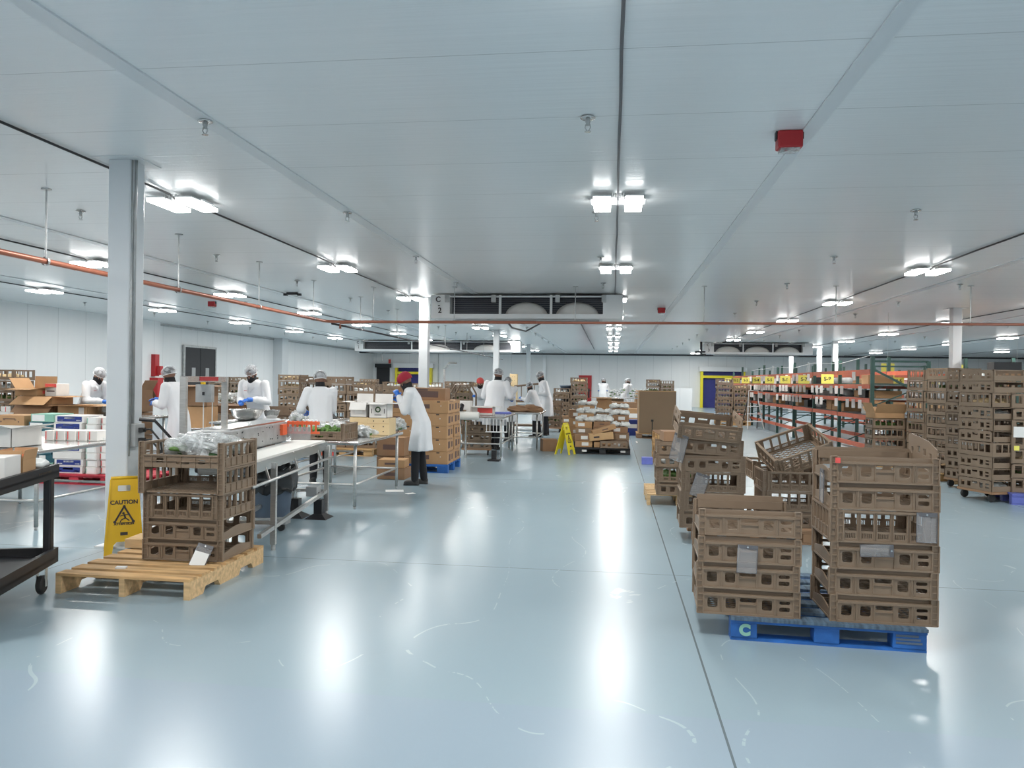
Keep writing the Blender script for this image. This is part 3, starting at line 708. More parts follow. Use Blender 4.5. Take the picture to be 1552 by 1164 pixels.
# clear document pouches
def pouch(label,loc,rot,w_=.105,h=.15):
    t=thing('document_pouch',label,'pouch',loc); t.rotation_euler=rot
    g=MB(); n=6
    vs=[];fs=[]
    for j in range(n+1):
        for i in range(n+1): vs.append((-w_/2+w_*i/n, -.004-.004*math.sin(3*i/n+2.5*j/n), -h+h*j/n))
    for j in range(n):
        for i in range(n): a=j*(n+1)+i; fs.append((a,a+1,a+n+2,a+n+1))
    g.add(vs,fs); g.build('clear_sleeve',M['pouch'],t,True)
    MB().box(-w_/2,w_/2,-.006,-.002,-.022,0).box(-w_/2,-w_/2+.003,-.007,-.002,-h,0).box(w_/2-.003,w_/2,-.007,-.002,-h,0).box(-w_/2,w_/2,-.007,-.002,-h,-h+.003).build('dark_edge',M['copperc'],t)
    MB().lathe([(0,0),(.006,0),(.006,-.003),(0,-.003)],10,M=Matrix.Translation((0,-.008,-.012))@Matrix.Rotation(R90,4,'X')).build('eyelet',M['steel'],t)
    return t
q=gnd(1388,857,.14)
pouch('clear pouch with shiny glare on the tall crate of the taller stack',(1.775,4.86-.262,.14+3*.153+.19),(0,0,-.035),.11,.17)
pouch('clear pouch hanging off the middle of the shorter nearest stack',(.80,4.88-.262,.14+2*.153+.115),(0.02,0.03,-.03),.115,.165)
pouch('clear pouch lying sideways across the third crate of the taller stack',(1.60,4.86-.262,.14+2*.153+.12),(0,R90-.04,-.035),.07,.18)
pouch('narrow clear pouch on the left side of the taller nearest stack',(1.262,4.80,.14+.86),(0,.03,-R90-.03),.09,.2)
# second row of stacks behind, on a second pallet
pallet('pallet coloured dark for shade under the middle crate stacks behind the blue pallet',(1.38,8.0,0),0,1.2,1.05,M['card_d'],M['card_d'])  # boards and blocks coloured dark to stand in for the shade below the stacks
g2='crates in the middle stacks'
z=ext(0,(.955,7.62),-.02,'the middle stack with a tilted open crate',['A','B','B','A'],0,0,g2,.006,True)
crate_near('A','crate lying askew below the tilted open crate on the middle stack',(.93,7.66,z+.005),(0,.05,.03),g2)
t=crate_near('A','open crate tipped towards the camera on top of the middle stack, lattice floor showing',(.90,7.60,z+.19),(.20,.08,.05),g2)
MB().box(-.27,.27,.222,.230,.10,.16).build('folding_side',M['crate'],t)
MB().box(.10,.2,.222,.236,.14,.16).build('paper_label',M['paper'],t)
for s in (-1,1):
    b=MB(); place(b,holed(.44,lambda:[(-.22,0),(.22,0),(.22,.09),(-.22,.11)],.01,[(-.15,-.1,.03,.07,.006),(0.05,.12,.03,.07,.006)]),Matrix.Translation((s*.286,0,.12))@Matrix.Rotation(R90,4,'Z')); b.build('folding_side',M['crate'],t)
pouch('white edged clear pouch hanging on the left of the middle stack',(.66,7.36,.14+.88),(0,.25,-.6),.15,.26)
pouch('slanted clear pouch on the front of the tall crate in the middle stack',(.86,7.62-.262,.14+.153+.36),(0,.3,-.02),.13,.22)
z=ext(0,(1.75,7.85),.0,'the low stack behind the two nearest stacks',['A','B','B'],0,0,g2,.006,True)
crate_near('B','empty crate set back on the low middle stack, filled windows behind',(1.74,8.4,.14+.38),(0,0,.02),g2)
t=crate_near('B','upturned crate leaning at a slant on top of the low middle stack',(1.83,7.95,z+.10),(.35,-.35,.12),g2)
pallet('pale wooden pallet under the far left crate stack at the floor joint',(.82,10.05,0),0,.75,1.0,M['wood2'],M['wood2'],True)
z=ext(0,(.84,9.75),.0,'the stack at the floor joint behind the middle stack',['A','B','A','A'],0,.4,g2,.01,True)
carton('crumpled brown carton on the stack at the floor joint',(.82,9.75,z),(.4,.35,.12),.1,'card_d',tape=False)

# ================================================================== FOREGROUND LEFT
wp=pallet('bare wooden pallet with crates at the caution sign',(-3.28,5.35,0),0.0,.98,1.1,M['wood'],M['wood2'],True)
wp.rotation_euler=(0,0,-.0)
gL='crates stacked on the wooden pallet'
z=ext(0,(-3.14,5.55),.01,'the stack beside the caution sign',['A','A','B'],0,0,gL,.004,True,sc=1.07)
def opencrate(label,loc,group,low=True):
    t=thing('plastic_crate',label,'crate',loc,.01,group); c=CM['B']; t.scale=(1.13,1.13,1)
    obj('end_wall',c['end'],t,(-CW/2+.012,0,0)); obj('end_wall',c['end'],t,(CW/2-.012,0,0),(0,0,math.pi)); obj('long_wall',c['long'],t,(0,CD/2-.006,0),(0,0,math.pi))
    [obj('corner_post',c['post'],t,(sx_*(CW/2-.019),sy_*(CD/2-.012),0)) for sx_ in (-1,1) for sy_ in (-1,1)]; obj('floor_grid',c['grid'],t)
    if low:
        mb=MB(); W=CW-.075
        place(mb,holed(W,.095,.008,[(-.17,-.12,.035,.07,.008),(-.03,.06,.025,.05,.008),(.12,.17,.03,.06,.008)]),Matrix.Translation((0,-CD/2+.006,.004)))
        for x in (-.2,-.1,0,.1,.2): mb.box(x-.003,x+.003,-CD/2-.004,-CD/2+.006,.004,.098)
        mb.box(-W/2,W/2,-CD/2-.008,-CD/2+.01,.088,.098).box(-W/2,W/2,-CD/2-.008,-CD/2+.01,.05,.055)
        mb.build('long_wall',M['crate'],t)
    return t
opencrate('crate with open front below the top of the stack beside the caution sign',(-3.14,5.53,z),gL,False); z+=.19
opencrate('top crate filled with bagged greens beside the caution sign',(-3.14,5.53,z),gL,True)
def pile(label,loc,n,sx,sy,seed,films=True,green='leaf',top=.06):
    rnd=random.Random(seed); t=thing('bagged_greens',label,'produce bags',loc)
    for q in range(n):
        fx=rnd.uniform(-sx,sx); fy=rnd.uniform(-sy,sy); fz=rnd.uniform(0,top)
        l=lump(seed*37+q,.07,.055,.03,12,8,.35); l.v=[(x+fx,y+fy,z_+fz+.03) for x,y,z_ in l.v]; l.build('greens',M[green if q%3 else 'leaf_d'],t,True)
        l=lump(seed*91+q,.105,.085,.055,20,14,.75); l.v=[(x+fx*.85,y+fy*.8,z_+fz+.055) for x,y,z_ in l.v]; l.build('clear_bag',M['film'],t,False)
    return t
pile('heap of clear bags of green vegetables in the crate beside the caution sign',(-3.14,5.53,z+.03),22,.21,.17,3,top=.09)
pt=pouch('clear pouch with white card hanging low on the wooden pallet stack',(-2.93,5.53-.262,.14+.13),(-.5,.22,0),.12,.17)
MB().box(-.055,.055,-.012,-.009,-.168,-.06).build('white_card',M['paper'],pt)
tag(MB().box(-.035,.035,-.02,.02,0,.012).build('paper_scrap',M['paper'],None,False,(-3.42,5.0,.141),.2),'small scrap of white paper on the bare wooden pallet','litter')
tag(MB().box(-.09,.09,-.12,.12,0,.07).build('wood_offcut',M['wood2'],None,False,(-3.72,5.72,.141),.1),'broken wooden block on the far corner of the bare pallet','wood')
# caution sign folded open
def caution(label,loc,rz,W,H,spread,simple=False,col='yellow'):
    t=thing('caution_sign',label,'wet floor sign',loc,rz)
    a=math.atan2(spread,H)
    for s in (-1,1):
        mb=MB(); wt=W*.72
        def outl(): return [(-W/2,0),(-W*.30,0),(-W*.26,H*.13),(-W*.18,H*.17),(W*.18,H*.17),(W*.26,H*.13),(W*.30,0),(W/2,0),(wt/2,H),(-wt/2,H)]
        vf=holed(W,outl,.012,[(-W*.16,W*.16,H*.83,H*.92,.008)])
        Mx=Matrix.Translation((0,s*spread,0))@Matrix.Rotation(s*a,4,'X')@(Matrix.Identity(4) if s<0 else Matrix.Rotation(math.pi,4,'Z'))
        place(mb,vf,Mx); 
        for q in (-1,1): mb.add([Mx@Vector(v) for v in ((q*W/2,-.012,0),(q*(W/2-.014),-.012,0),(q*(wt/2-.014),-.012,H),(q*wt/2,-.012,H),(q*W/2,0,0),(q*(W/2-.014),0,0),(q*(wt/2-.014),0,H),(q*wt/2,0,H))],[(0,1,2,3),(0,4,5,1),(2,6,7,3),(0,3,7,4),(1,5,6,2)])
        mb.build('panel',M[col],t)
        def put(name,me,u,v):
            o=bpy.data.objects.new(name,me); COL.objects.link(o); o.parent=t; o.matrix_local=Mx@Matrix.Translation((u,-.0085,v))@Matrix.Rotation(R90,4,'X')
        put('lettering',text_mesh('CAUTION',W*.155,M['ink'],bold=.0015),0,H*.69)
        put('lettering',text_mesh('ATTENTION',W*.09,M['ink'],bold=.0012),0,H*.405)
        tri=MB(); R_=W*.27
        P=[Vector((R_*math.cos(math.radians(a_)),R_*math.sin(math.radians(a_))*1.05,0)) for a_ in (90,210,330)]
        for k in range(3):
            if k!=1: tri.bar(P[k],P[(k+1)%3],.014,.002)
            tri.ell(P[k],(.012,.012,.001),8,4)
        put('warning_triangle',tri.mesh('warning_triangle',M['ink']),0,H*.50)
        fg=MB(); fg.ell((-.005,.035,0),(.010,.010,.001),8,4); fg.bar((0,.025,0),(.01,-.005,0),.013,.002); fg.bar((.01,-.005,0),(.04,-.03,0),.009,.002).bar((.01,-.005,0),(-.02,-.02,0),.009,.002).bar((-.02,-.02,0),(-.03,-.038,0),.007,.002).bar((.0,.02,0),(-.03,.012,0),.007,.002).bar((.0,.02,0),(.03,.022,0),.007,.002).bar((-.035,-.045,0),(.045,-.045,0),.006,.002)
        put('falling_figure',fg.mesh('falling_figure',M['ink']),0,H*.49)
        put('maker_plate',MB().box(-.028,.028,-.013,.013,0,.001).mesh('maker_plate',M['ink']),0,H*.275)
    MB().tube([(-W*.34,0,H),(W*.34,0,H)],.014,8).build('hinge_bar',M[col],t,True)
    return t
caution('yellow folding caution sign standing beside the nearest column and bare pallet',(-4.12,6.05,0),.62,.30,.63,.13)
caution('small bright yellow A-frame caution sign in the middle aisle by the packing tables',(-.95,15.9,0),1.15,.30,.64,.16,col='yellow_b')
# ================================================================== TABLES, CONVEYOR, MACHINE
def table(label,x0,x1,y0,y1,h,brace=True,shelf=False,cat='table',legs=None,lip=.04,roundc=False):
    t=thing('steel_table',label,cat,((x0+x1)/2,(y0+y1)/2,0)); a=(x1-x0)/2; b=(y1-y0)/2
    o=MB().box(-a,a,-b,b,h-lip,h).build('table_top',M['steel'],t); bevel(o,.012,3)
    i=.07; n=0
    xs=[-a+i,a-i]; ys=[-b+i,b-i] if (y1-y0)<2.3 else [-b+i,0,b-i]
    if (x1-x0)>2.3: xs=[-a+i,0,a-i]
    for x in xs:
        for y in ys: MB().tube([(x,y,.03),(x,y,h-lip)],.02,12).tube([(x,y,0),(x,y,.03)],.014,10).build('leg',M['steel_b'],t,True)
    if brace:
        z=.28
        for x in (xs[0],xs[-1]): MB().tube([(x,ys[0],z),(x,ys[-1],z)],.014,8).build('brace',M['steel_b'],t,True)
        MB().tube([(xs[0],ys[0],z),(xs[-1],ys[0],z)],.014,8).build('brace',M['steel_b'],t,True); MB().tube([(xs[0],ys[-1],z),(xs[-1],ys[-1],z)],.014,8).build('brace',M['steel_b'],t,True)
    if shelf: MB().box(-a+.04,a-.04,-b+.04,b-.04,.24,.26).build('lower_shelf',M['steel_b'],t)
    return t
table('near left steel table behind the black cart',-8.2,-5.42,6.65,8.15,.78)
table('steel table with the greens crate, left of the red cap worker',-3.95,-2.86,8.45,10.32,.78)
t1=table('long steel table at left holding open brown cartons',-10.6,-7.2,10.95,11.75,.86)
table('polished steel table with the big mixing bowl',-5.75,-4.45,10.35,11.4,.86)
table('steel table joining the bowl table, with black tape dispenser',-4.96,-4.2,11.4,12.5,.84)
table('steel packing table at the far group, nearest half',-3.0,-2.05,14.6,16.4,.82,shelf=False)
table('steel packing table at the far group, farther half with brown paper',-2.3,-1.55,16.6,18.1,.82)
table('steel table carrying the crate of wrapped white bags',-8.2,-6.6,13.4,14.4,.84)
# conveyor
cv=thing('belt_conveyor','long white belt conveyor running away behind the crate stack','conveyor',(-3.03,5.62,0),.11)
L=2.5; bw=.40; z=.82
bel=MB(); prof=[]
for k in range(9): a=math.pi*k/8; prof.append((-.045*math.sin(a)+.0,z-.045+.045*math.cos(a)))
pr=[(p[0]+.045,p[1]) for p in prof]+[(L-.045+.045*math.sin(math.pi*k/8),z-.045-.045*math.cos(math.pi*k/8)) for k in range(9)]
n=len(pr); vs=[Vector((-bw/2+.03,p[0],p[1])) for p in pr]+[Vector((bw/2-.03,p[0],p[1])) for p in pr]
bel.add(vs,[(k,(k+1)%n,(k+1)%n+n,k+n) for k in range(n)]+[tuple(range(n)),tuple(range(2*n-1,n-1,-1))]); bel.build('belt',M['belt'],cv)
for s in (-1,1): 
    MB().box(s*bw/2-.02 if s>0 else -bw/2,s*bw/2 if s>0 else -bw/2+.02,.06,L-.03,z-.1,z-.012).build('side_rail',M['steel'],cv)
    MB().tube([(s*(bw/2+.03),.1,z-.19),(s*(bw/2+.03),L,z-.19)],.014,8).build('guide_rail',M['steel_b'],cv,True)
    for y in (.5,1.3,2.1): MB().bar((s*(bw/2+.03),y,z-.19),(s*(bw/2-.01),y,z-.07),.016).build('rail_bracket',M['steel_b'],cv)
MB().tube([(-bw/2,.045,z-.045),(bw/2,.045,z-.045)],.03,12).build('end_roller',M['copperc'],cv,True)
for x in (-bw/2-.02,bw/2-.0):
    for y in (.7,L-.05): MB().bar((x,y,.05),(x,y,z-.06),.045).tube([(x,y,0),(x,y,.05)],.02,8).build('leg',M['steel_b'],cv)
    MB().bar((x,.35,.19),(x,L,.27),.035).build('lower_rail',M['steel_b'],cv)
MB().bar((-bw/2,L-.05,.27),(bw/2,L-.05,.27),.03).build('cross_rail',M['steel_b'],cv); MB().bar((-bw/2,.7,.24),(bw/2,.7,.24),.03).build('cross_rail',M['steel_b'],cv)
MB().box(.05,.16,L-.3,L-.12,.24,.34).build('motor_box',M['grey'],cv)
MB().tube([(.1,.55,z-.12),(.12,.5,z-.2),(.1,.45,z-.32),(.05,.4,z-.4)],.008,6).build('cord',M['rubber'],cv,True)
MB().box(.05,.17,.55,.7,z-.25,z-.2).build('switch_box',M['black'],cv)
# sealing machine beside the belt
sm=thing('sealing_machine','grey sealing machine beside the belt, steel portal frame with red sign','machine',(-3.40,6.02,.80),.11)
b_=MB().box(-.16,.13,0,1.85,.02,.235).build('body',M['galv'],sm); bevel(b_,.012)
MB().box(-.15,.12,.3,1.82,.235,.25).build('cover_plate',M['steel'],sm)
MB().lathe([(0,0),(.04,0),(.045,.02),(.04,.035),(0,.035)],18,M=Matrix.Translation((-.0,0,.10))@Matrix.Rotation(R90,4,'X')).build('black_knob',M['black'],sm,True)
MB().box(.07,.115,-.05,.0,.03,.13).bar((.09,-.03,.06),(.14,-.05,-.02),.03).build('roller_bracket',M['steel_b'],sm)
rnd=random.Random(5)
for k in range(26):
    y=rnd.uniform(.1,1.7); zz=rnd.uniform(.06,.21); MB().lathe([(0,0),(.006,0),(.006,.004),(0,.004)],8,M=Matrix.Translation((.131,y,zz))@Matrix.Rotation(R90,4,'Y')).build('rivet',M['dark'],sm)
for k in range(8): MB().box(.130,.132,.62+.03*k,.64+.03*k,.055,.068).build('small_print',M['ink'],sm)
MB().box(.13,.16,1.62,1.76,.10,.21).build('orange_guard',M['orange'],sm); 
g_=MB()
for k in range(7): g_.box(.13+.05*k,.15+.05*k,1.86,1.87,.10,.24)
g_.box(.13,.48,1.855,1.875,.20,.235).box(.13,.48,1.855,1.875,.10,.125); g_.build('orange_grille',M['orange'],sm)
MB().box(.15,.40,1.80,1.81,.04,.18).build('clear_guard',M['pouch'],sm)
for x,y in ((-.16,.0),(-.06,.62)):
    MB().bar((x,y,-.06),(x,y,.70),.05,.04).build('portal_post',M['steel_b'],sm)
MB().bar((-.16,0,.68),(-.06,.62,.68),.045,.05).build('portal_beam',M['steel'],sm)
MB().bar((-.13,.19,.685),(-.085,.47,.685),.054,.035).build('red_sign',M['red'],sm)
MB().box(-.17,-.03,.25,.31,.48,.635).build('control_box',M['galv'],sm); MB().box(-.11,-.09,.245,.25,.54,.57).build('control_switch',M['dark'],sm)
MB().tube([(-.12,.3,.48),(-.12,.3,.23)],.005,5).tube([(-.05,.32,.48),(-.05,.32,.23)],.005,5).build('signal_wire',M['wcard'],sm)
MB().box(-.30,.05,-.05,.05,-.02,.02).build('base_plate',M['steel_b'],sm)
MB().bar((-.35,-.1,.33),(-.25,-.02,.18),.02).tube([(-.47,-.12,.345),(-.35,-.10,.335)],.016,8).build('crank_handle',M['black'],sm)
for x,y in ((-.28,.1),(-.28,1.7),(.1,.1),(.1,1.7)): MB().bar((x,y,-.80),(x,y,.02),.04).build('support_leg',M['steel_b'],sm)
# foot pedals
for i,(x,y,l) in enumerate(((-3.38,7.92,'left black foot pedal pedestal under the conveyor end'),(-3.11,7.9,'right black foot pedal pedestal under the conveyor end'))):
    t=thing('foot_pedestal',l,'pedestal',(x,y,0)); s=.12
    MB().loft([[Vector((a*s,b*s,0)) for a,b in ((-1,-1),(1,-1),(1,1),(-1,1))],[Vector((a*.05,b*.05,.05)) for a,b in ((-1,-1),(1,-1),(1,1),(-1,1))]]).build('base',M['black'],t)
    MB().box(-.045,.045,-.045,.045,.05,.20).build('body',M['black'],t); MB().bar((-.04,0,.2),(-.02,0,.28),.03).tube([(.0,0,.2),(.01,0,.27),(.05,0,.28)],.01,6).build('lever',M['steel'],t)
# waste bin with bag on wheels
t=thing('waste_bin','grey blue waste bin with black liner under the conveyor','bin',(-3.42,7.35,0))
MB().lathe([(.0,.08),(.19,.08),(.20,.10),(.235,.55),(.25,.56),(.25,.58),(.235,.58)],28).build('bin_body',M['bin'],t,True)
bg=MB().lathe([(.238,.36),(.262,.40),(.27,.50),(.262,.58),(.265,.605),(.235,.60),(.19,.53),(.0,.47)],40)
bg.v=[(x*(1+.05*math.sin(7*math.atan2(y,x)+9*zz)),y*(1+.05*math.sin(9*math.atan2(y,x)+5*zz)),zz+.02*math.sin(11*math.atan2(y,x))) for x,y,zz in bg.v]; bg.build('black_liner',M['bag'],t,True)
MB().box(-.2,.28,-.24,-.12,.07,.12).build('dolly_frame',M['grey'],t)
for x in (-.15,.22):
    MB().lathe([(0,-.015),(.035,-.015),(.035,.015),(0,.015)],14,M=Matrix.Translation((x,-.2,.036))@Matrix.Rotation(R90,4,'X')).box(x-.02,x+.02,-.22,-.18,.05,.08).build('caster',M['rubber'],t)
# mid table things
cz=.782
t=opencrate('low crate of leafy greens on the steel table by the conveyor end',(-3.42,8.85,cz),None,True); t.rotation_euler=(0,0,0); t.scale=(1.1,1,1)
pile('leafy greens and clear bags heaped in the crate by the conveyor end',(-3.42,8.95,cz+.03),12,.22,.12,8,top=.06)
lf=thing('leafy_greens','bunches of leafy greens along the front of the low table crate','greens',(-3.42,8.74,cz+.03)); rq=random.Random(9)
for q in range(16):
    l=lump(300+q,.05,.045,.04,14,9,.9); fx=-.25+.033*q; fy=rq.uniform(-.05,.06); fz=rq.uniform(.03,.09); l.v=[(x+fx,y+fy,z_+fz) for x,y,z_ in l.v]; l.build('leaf_bunch',M['leaf'],lf,False)
tag(pile('crumpled clear plastic bags behind the greens crate on the table',(-3.4,9.35,cz),5,.3,.1,12,top=.03),None)
def bigwhite(label,loc,dim,rz,**k): return carton(label,loc,dim,rz,'wcard',tape=False,**k)
carton('yellow fibreboard box with round holes, lower right on the packing table',(-2.99,9.72,cz),(.30,.30,.215),.0,'card_y',tape=False,prints=[('f',-.06,.18,.014,.014,'ink'),('f',.07,.18,.014,.014,'ink'),('f',-.06,.11,.014,.014,'ink'),('f',.07,.11,.014,.014,'ink'),('f',-.06,.045,.014,.014,'ink'),('f',.07,.045,.014,.014,'ink'),('f',0,.145,.29,.004,'card')])
for k in range(3): carton('flat yellow fibreboard box, %s in the pile left of the holed box'%('lowest','middle','topmost')[k],(-3.27+.01*k,9.72,cz+.075*k),(.25,.30,.073),.02*k,'card_y',tape=False,group='flat yellow boxes on the packing table')
carton('white box with raised flaps and paper label above the flat yellow boxes',(-3.26,9.72,cz+.226),(.22,.26,.19),0,'wcard',1,prints=[('f',0,.09,.10,.08,'paper')],fa=(150,4,85,100),tape=False)
w2=carton('white box with green round emblem above the holed yellow box',(-3.00,9.72,cz+.218),(.24,.26,.19),0,'wcard',1,prints=[('f',0,.04,.09,.008,'ink'),('f',-.085,.09,.008,.06,'ink'),('f',.085,.09,.008,.06,'ink')],fa=(95,8,80,90),tape=False)
MB().lathe([(.022,0),(.038,0),(.038,.002),(.022,.002),(.022,0)],20,M=Matrix.Translation((0,-.132,.11))@Matrix.Rotation(R90,4,'X')).build('round_emblem',M['leaf_d'],w2)
pile('small heap of white plastic film near the flat yellow boxes',(-3.1,9.28,cz),4,.09,.06,21,top=.01)
carton('printed brown carton lying under the table beside the red cap worker',(-3.28,11.35,0),(.42,.38,.17),0,'card_d',prints=[('f',0,.08,.2,.05,'inkp')])
carton('lighter brown carton lying on the one under the table end',(-3.29,11.35,.172),(.40,.34,.12),.05,'card',prints=[('f',0,.06,.2,.03,'inkp')])
for k in range(2): carton('dark brown carton standing behind the table legs, %s of two'%('lower','upper')[k],(-3.42,11.75,.005+.3*k),(.44,.3,.29),0,'card_d',prints=[('f',0,.14,.24,.08,'inkp')])
pile('clear bags and green cabbage on the stand before the red cap worker',(-2.92,10.2,.8),5,.08,.08,31,'leaf_d',top=.12)
# bowls
def bowl(label,loc,r,h,extra=None):
    t=thing('mixing_bowl',label,'bowl',loc)
    MB().lathe([(0,0),(r*.5,0),(r*.62,h*.08),(r*.85,h*.45),(r*.98,h*.95),(r*1.06,h),(r*1.06,h*1.02),(r*.96,h*.97),(r*.82,h*.45),(r*.55,h*.1),(0,h*.04)],32).build('bowl_wall',M['steel'],t,True); return t
bowl('large shiny steel mixing bowl on the polished table',(-5.42,10.85,.862),.24,.16)
bowl('small steel bowl on a stand right of the large mixing bowl',(-5.03,10.85,.90),.12,.12); tag(MB().lathe([(0,0),(.13,0),(.14,.02),(.1,.036),(0,.036)],20).build('bowl_stand',M['white'],None,True,(-5.03,10.85,.862)),'white round stand under the small steel bowl','stand')
bowl('steel bowl in front of the worker left of the nearest column',(-8.0,11.35,.862),.20,.15)
carton('open crate sized brown basket of white bags on the rear table',(-7.1,13.7,.842),(.5,.34,.16),.05,'card_d',1,fa=(100,100,100,100),tape=False)
pile('mound of clear white bags behind the portal frame',(-7.2,14.0,.86),14,.42,.18,44,top=.25)
pile('white plastic wrap lying at the right end of the polished table',(-4.7,11.2,.862),3,.12,.05,45,top=.005)
tag(MB().box(-.16,.16,-.1,.1,0,.012).build('paper_sheet',M['paper'],None,False,(-4.45,11.6,.842),.2),'flat white sheets on the steel table near the tape dispenser','paper')
tag(MB().box(-.16,.16,-.1,.1,0,.012).build('paper_sheet',M['paper'],None,False,(-4.75,10.6,.862),-.2),'flat white sheets on the front corner of the polished table','paper')
t=thing('tape_dispenser','black dispenser with round open handle on the steel table','dispenser',(-4.6,11.85,.84))
b_=MB().loft([[Vector((a*.18,b*.13,0)) for a,b in ((-1,-1),(1,-1),(1,1),(-1,1))],[Vector((a*.12,b*.09,.11)) for a,b in ((-1,-1),(1,-1),(1,1),(-1,1))]]).build('base',M['black'],t)
ring=[(.075*math.cos(2*math.pi*k/20),0,.27+.09*math.sin(2*math.pi*k/20)) for k in range(21)]
MB().tube(ring,.014,8).tube([(0,0,.1),(0,0,.36)],.014,8).build('loop_handle',M['black'],t,True)

# black cart at the left edge
A=gnd(90,703,.88); B=gnd(0,728,.88); d=(A-B); d.z=0; d.normalize(); ang=math.atan2(d.y,d.x)-R90
ct=thing('utility_cart','black plastic two shelf utility cart cut by the left picture edge','cart',(A.x,A.y,0),ang)
CLn=1.15; CWd=.62   # local +y towards the far end; origin at far right corner
for zt,hh in ((.88,.09),(.30,.10)):
    s=MB().box(-CWd,0,-CLn,0,zt-hh+.03,zt-hh+.045)
    s.box(-.03,0,-CLn,0,zt-hh,zt).box(-CWd,-CWd+.03,-CLn,0,zt-hh,zt).box(-CWd,0,-.03,0,zt-hh,zt).box(-CWd,0,-CLn,-CLn+.03,zt-hh,zt); o=s.build('shelf_tray',M['black'],ct)
for x in (-CWd+.02,-.07):
    for y in (-CLn+.02,-.09): o=MB().box(x,x+.05,y,y+.07,.22,.86).build('corner_post',M['black'],ct); bevel(o,.01)
for x in (-CWd+.08,-.07):
    for y in (-CLn+.1,-.09):
        w_=obj('caster',None,ct,(x,y,0)); 
        MB().lathe([(0,-.022),(.05,-.022),(.0625,-.012),(.0625,.012),(.05,.022),(0,.022)],22,M=Matrix.Translation((0,0,.0635))@Matrix.Rotation(R90,4,'Y')).build('wheel',M['rubber'],w_)
        MB().box(-.03,-.025,-.02,.02,.05,.2).box(.025,.03,-.02,.02,.05,.2).box(-.035,.035,-.03,.03,.19,.20).build('fork',M['steel'],w_)
def oncart(u,v): 
    p=Matrix.Rotation(ang,4,'Z')@Vector((u,v,0)); return (A.x+p.x,A.y+p.y,.836)
p=oncart(-.12,-.62); carton('white carton standing on the black cart at the picture edge',p,(.16,.22,.16),ang,'wcard',tape=False)
p=oncart(-.10,-.40); carton('small brown open carton with orange inside on the black cart',p,(.13,.20,.12),ang,'card',1,fa=(10,10,10,10),tape=False)
p=oncart(-.10,-.40); tag(MB().box(-.055,.055,-.09,.09,0,.135).build('orange_packet',M['orange'],None,False,(p[0],p[1],p[2]+.008),ang),'orange packet showing inside the small open carton on the cart','packet')
p=oncart(-.13,-.18); bb=thing('folded_bag','rolled clear plastic bag on the far corner of the black cart','bag',(p[0],p[1],p[2]+.02),ang); l=lump(5,.11,.10,.045,16,10,.3); l.v=[(x,y,z+.04) for x,y,z in l.v]; l.build('bag_film',M['bagw'],bb,True)
p=oncart(-.11,-.24); tag(MB().box(-.11,.11,-.1,.1,0,.016).build('flat_card',M['card_l'],None,False,p,ang),'flattened brown card under the rolled bag on the cart','cardboard')
# large white carton behind the cart
carton('large open white carton on the near left table behind the cart',(-6.1,6.95,.782),(.62,.4,.19),.0,'wcard',1,fa=(75,100,85,80),tape=False)
# white and pink small boxes on near table
for k in range(5):
    carton('small white and pink box, %s of the row on the near left table'%ORD[k+2].replace('second','first').replace('third','second').replace('fourth','third').replace('fifth','fourth').replace('sixth','last'),(-6.1+.115*k,7.75+.02*k,.782),(.105,.22,.11),0,'wcard',tape=False,prints=[('f',-.035,.055,.012,.09,'pinkcap')],group='white and pink boxes on the near left table')
tag(MB().box(-.25,.2,-.2,.2,0,.03).build('paper_stack',M['paper'],None,False,(-5.75,8.0,.782),.1),'stack of white paper at the far corner of near left table','paper')

# cartons on the red pallet (left)
rp=pallet('red pallet under the white and navy boxes',(-7.3,10.15,0),0,1.15,1.1,M['redpal'],M['redpal'])
pallet('second red pallet farther right behind the nearest column',(-6.45,9.85,0),0,.5,.9,M['redpal'],M['redpal'])
pallet('plain pallet under the brown and teal boxes at far left',(-8.45,10.35,0),0,1.05,1.0,M['wood'],M['wood'])
zt=.14
navyp=[('f',0,.052,.36,.07,'navybox'),('f',0,.065,.15,.022,'paper'),('f',-.13,.035,.07,.012,'paper'),('f',.13,.035,.07,.012,'paper'),('r',0,.05,.22,.06,'navybox')]
# ---- boxes on the left pallets
n_=8
for k in range(n_):
    blank=(k in (2,5)); 
    carton('flat white box%s, %s, front column on the red pallet'%('' if blank else ' with navy front print',ordn(k+1,n_,'up')),(-7.45+.012*math.sin(k*2),9.90+.01*math.cos(k),zt+.1*k),(.43,.42,.098),.03*math.sin(k*3),'wcard',tape=False,prints=[] if blank else navyp,group='white boxes on the red pallet')
for c,(x,y) in enumerate(((-7.10,9.88),(-6.93,9.95),(-7.12,10.35))):
    for k in range(8):
        carton('small white box with label, %s in the %s column right of the navy boxes'%(ordn(k+1,8,'up'),('left','right','rear')[c]),(x,y+.01*math.sin(k*2+c),zt+.098*k),(.155,.38,.095),.04*math.sin(k+c),'wcard',tape=False,prints=[('f',0,.047,.11,.07,'paper'),('f',-.07,.047,.01,.07,'mint' if c==0 else 'pinkcap')],group='small white boxes on the red pallet')
for k in range(7):
    carton('teal box with white label, %s in the column left of the navy boxes'%ordn(k+1,7,'up'),(-8.02+.02*math.sin(k*2.2),10.1,zt+.115*k),(.36,.4,.112),.05*math.sin(k*2),'teal' if k%3 else 'mint',tape=False,prints=[('f',-.06,.056,.2,.09,'paper')],group='teal boxes at left')
